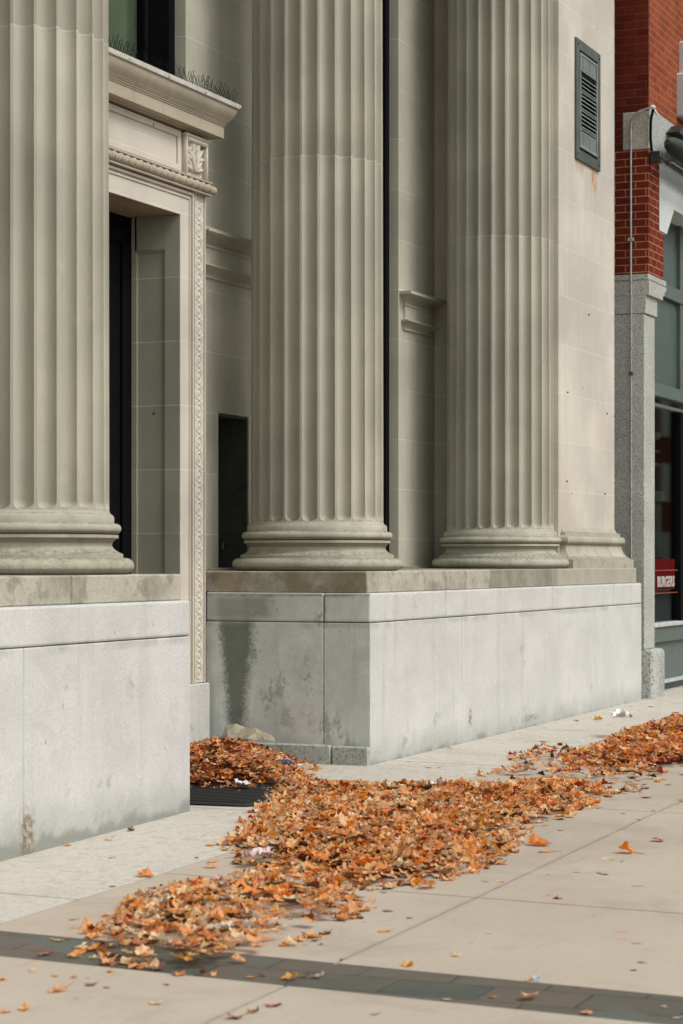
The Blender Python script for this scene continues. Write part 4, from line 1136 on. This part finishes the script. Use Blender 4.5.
def inside(px, py, poly):
    c = np.zeros(len(px), bool); n = len(poly)
    for i in range(n):
        x1, y1 = poly[i]; x2, y2 = poly[(i + 1) % n]
        if y1 == y2: continue
        c ^= ((y1 > py) != (y2 > py)) & (px < (x2 - x1) * (py - y1) / (y2 - y1) + x1)
    return c
def edge_dist(px, py, poly):
    d = np.full(len(px), 1e9); n = len(poly)
    for i in range(n):
        a = np.array(poly[i]); b = np.array(poly[(i + 1) % n]); ab = b - a
        t_ = np.clip(((px - a[0]) * ab[0] + (py - a[1]) * ab[1]) / (ab @ ab), 0, 1)
        d = np.minimum(d, np.hypot(px - a[0] - t_ * ab[0], py - a[1] - t_ * ab[1]))
    return d
gzv = np.vectorize(gz)
PILES['A'] = ([(-2.6, 1.25), (-.06, 1.36), (-.06, .60), (-.40, .36), (-1.0, .12), (-1.45, -.08), (-1.85, -.05), (-1.75, .22), (-2.1, .55), (-2.7, .75)], .15)
def wob(x, y, s_=1.0): return np.array([mnoise.noise(Vector((a * s_, b * s_, 3.3))) for a, b in zip(x, y)])
def height(k, x, y):
    poly, h = PILES[k]; ins = inside(x, y, poly); d = edge_dist(x, y, poly)
    soft = {'A': .45, 'B': .45, 'C': .3, 'D': .6, 'E': .3}[k]
    base = gzv(x)
    hh = h * np.clip(d / soft, 0, 1) ** .7 * (1 + .55 * wob(x, y, 2.3))
    if k == 'A': hh = hh + .08 * np.clip((y - .55) / .5, 0, 1) * np.clip((x + 2.6) / .8, .3, 1) 
    return base + np.where(ins, hh, 0), ins, d
# leaf scatter in the drifts: one great mass plus the nearest ones as leaves of their own
cols_w = {'A': 'ooorrbtttkkppodbr', 'B': 'oooottttttkpppppyyrrbbbd', 'C': 'oootttttkkppppyyorbbwbd', 'D': 'oooorrtttkprbboy', 'E': 'orbtpdk'}
DENS = {'A': 900, 'B': 980, 'C': 640, 'D': 680, 'E': 210}
items = []
for k, (poly, h) in PILES.items():
    P_ = np.array(poly); lo, hi = P_.min(0) - .12, P_.max(0) + .12
    area = (hi - lo).prod(); N = int(area * DENS[k])
    x = rng.uniform(lo[0], hi[0], N); y = rng.uniform(lo[1], hi[1], N)
    z, ins, d = height(k, x, y)
    wv = wob(x, y, 2.6) * .5 + wob(x, y, 7.0) * .5
    keep = (ins & (d > .10 + .12 * wv)) | (ins & (rng.random(N) < .55)) | (~ins & (d < .10 + .10 * wv) & (rng.random(N) < .35))
    if k == 'E': keep &= (wv > .02) | (rng.random(N) < .15)
    if k == 'C':      # the nearest drift is thin and patchy
        keep &= (wv > -.08) | (rng.random(N) < .25)
    keep &= ~((x > -.05) & (y > -.05))
    keep &= ~((x < -3.05) & (y > -.05))
    for i in np.nonzero(keep)[0]:
        s_ = float(.03 + .095 * rng.beta(1.8, 2.2)) * (1.0 if k != 'A' else .9)
        layer = rng.random() ** .6
        zz = gz(x[i]) + (z[i] - gz(x[i])) * (.55 + .45 * layer) + .012 + .02 * rng.random()
        if not ins[i]: zz = gz(x[i]) + .004
        tl = (.30 if k == 'C' else .42) if (ins[i] and d[i] > .1) else .3
        items.append([x[i], y[i], zz, s_, random.choice(cols_w[k]), rng.normal(0, tl * .55), rng.normal(0, tl * .55), k, d[i] if ins[i] else 0, layer])
CAMP = np.array((-15.80, -6.394, 1.6))
items.sort(key=lambda q: math.dist(q[:3], CAMP) - 6.0 * q[3] - .25 * q[9])
n_single = 300 - len(SCATTER)
PN = {'A': 'doorway leaf pile', 'B': 'main leaf drift', 'C': 'nearest leaf drift', 'D': 'far leaf drift', 'E': 'thin scatter between drifts'}
for q in items[:n_single]:
    o = leaf_obj(q[0], q[1], 0, q[3] * 1.1, q[4], random.choice((1, 1, 2)), '%s dry leaf lying in the %s' % (CN[q[4]], PN[q[7]]), '%s leaves in the %s' % (CN[q[4]], PN[q[7]]), tilt=(q[5], q[6]))
    o.location.z = max(q[2], o.location.z * 0 + q[2]) + .004
VV, FF, LC = [], [], []
off = 0; allg = GEO[1] + GEO[2]; allg = [g_ for g_ in GEO[1]] * 2 + [g_ for g_ in GEO[2]]
for q in items[n_single:]:
    V, F = random.choice(allg)
    rot = np.array(Matrix.Rotation(random.uniform(0, 6.28), 3, 'Z')); tx = np.array(Matrix.Rotation(q[5], 3, 'X')); ty = np.array(Matrix.Rotation(q[6], 3, 'Y'))
    W3 = (V * q[3] * 1.05) @ (ty @ tx @ rot).T + np.array(q[:3])
    VV.append(W3); FF += [tuple(off + i for i in f) for f in F]
    c = np.array(BASECOL[q[4]]) * rng.uniform(.72, 1.18) * rng.uniform(.93, 1.07, 3)
    LC.append(np.repeat(np.array([[*c, 1.0]]), len(V), 0)); off += len(V)
VV = np.concatenate(VV); LC = np.concatenate(LC)
# dark brown filler sheet inside each drift, coloured as shadow between leaves
def shadow_fill(k):
    global VV, LC, off
    poly, h = PILES[k]; P_ = np.array(poly); lo, hi = P_.min(0), P_.max(0); st = .05
    gx = np.arange(lo[0], hi[0], st); gy = np.arange(lo[1], hi[1], st); X, Y = np.meshgrid(gx, gy, indexing='ij')
    z, ins, d = height(k, X.ravel(), Y.ravel())
    zz = gzv(X.ravel()) + (z - gzv(X.ravel())) * .72 + rng.normal(0, .012, len(z)) - .006
    ok = (ins & (d > .14)).reshape(X.shape)
    if k == 'C': ok &= (wob(X.ravel(), Y.ravel(), 2.6).reshape(X.shape) > .02)
    pts_ = np.stack([X.ravel(), Y.ravel(), zz], 1); nY = len(gy)
    for i in range(len(gx) - 1):
        for j in range(nY - 1):
            if ok[i, j] and ok[i + 1, j] and ok[i, j + 1] and ok[i + 1, j + 1] and not (gx[i + 1] > -.06 and gy[j + 1] > -.06):
                FF.append((off + i * nY + j, off + (i + 1) * nY + j, off + (i + 1) * nY + j + 1, off + i * nY + j + 1))
    VV = np.concatenate([VV, pts_]); n_ = len(pts_); off += n_
    LC = np.concatenate([LC, np.column_stack([rng.uniform(.08, .2, n_), rng.uniform(.035, .07, n_), rng.uniform(.015, .03, n_), np.ones(n_)])])
for k in 'ABCD': shadow_fill(k)
me = bpy.data.meshes.new('leaf_litter'); me.from_pydata(VV.tolist(), [], FF)
at = me.color_attributes.new('leafcol', 'FLOAT_COLOR', 'POINT'); at.data.foreach_set('color', LC.astype(np.float32).ravel())
me.materials.append(leaf_mat('leaf_litter', attr=True))
lo_ = bpy.data.objects.new('leaf_litter', me); COL.objects.link(lo_); lo_['kind'] = 'stuff'
lo_['label'] = 'drifts of dry orange and brown autumn leaves'; lo_['category'] = 'leaves'
print('leaves', len(items), 'faces', len(FF))

# ------------------------------------------------------------------ camera, sky, sun
cam = bpy.data.cameras.new('camera'); co = bpy.data.objects.new('camera', cam); COL.objects.link(co)
cam.sensor_fit = 'HORIZONTAL'; cam.sensor_width = 24; cam.lens = 24 * 2200 / 683; cam.shift_y = 47 / 683
cam.clip_end = 500; cam.clip_start = .1
co.location = (-15.803, -6.394, 1.6); co.rotation_euler = (R(90), 0, R(22.782 - 90))
cam.dof.use_dof = True; cam.dof.focus_distance = 17.0; cam.dof.aperture_fstop = 4.0
sc.camera = co
SUN_AZ = 186.0; SUN_EL = 52.0      # degrees; azimuth measured from +Y, clockwise
w = bpy.data.worlds.new('World'); sc.world = w; w.use_nodes = True; nt = w.node_tree
bg = nt.nodes['Background']; sky = nt.nodes.new('ShaderNodeTexSky'); sky.sky_type = 'NISHITA'; sky.sun_disc = False
sky.sun_elevation = R(SUN_EL); sky.sun_rotation = R(SUN_AZ); sky.air_density = 1.0; sky.dust_density = 4.0; sky.ozone_density = 1.0
hs = nt.nodes.new('ShaderNodeHueSaturation'); hs.inputs['Saturation'].default_value = .20
nt.links.new(sky.outputs[0], hs.inputs['Color']); tn = nt.nodes.new('ShaderNodeMix'); tn.data_type = 'RGBA'; tn.blend_type = 'MULTIPLY'; tn.inputs[0].default_value = 1; tn.inputs[7].default_value = (.985, 1.0, .965, 1)
nt.links.new(hs.outputs[0], tn.inputs[6]); nt.links.new(tn.outputs[2], bg.inputs[0]); bg.inputs[1].default_value = .138
sun = bpy.data.lights.new('sun', 'SUN'); so = bpy.data.objects.new('sun', sun); COL.objects.link(so)
sun.energy = 1.05; sun.angle = R(18); sun.color = (1.0, .955, .90)
az = R(SUN_AZ); d = Vector((math.sin(az) * math.cos(R(SUN_EL)), math.cos(az) * math.cos(R(SUN_EL)), math.sin(R(SUN_EL))))
so.rotation_euler = d.to_track_quat('Z', 'Y').to_euler(); so.location = (0, -10, 20)
vs = sc.view_settings; vs.view_transform = 'Standard'; vs.look = 'None'; vs.gamma = 1; vs.use_curve_mapping = False; vs.exposure = .25
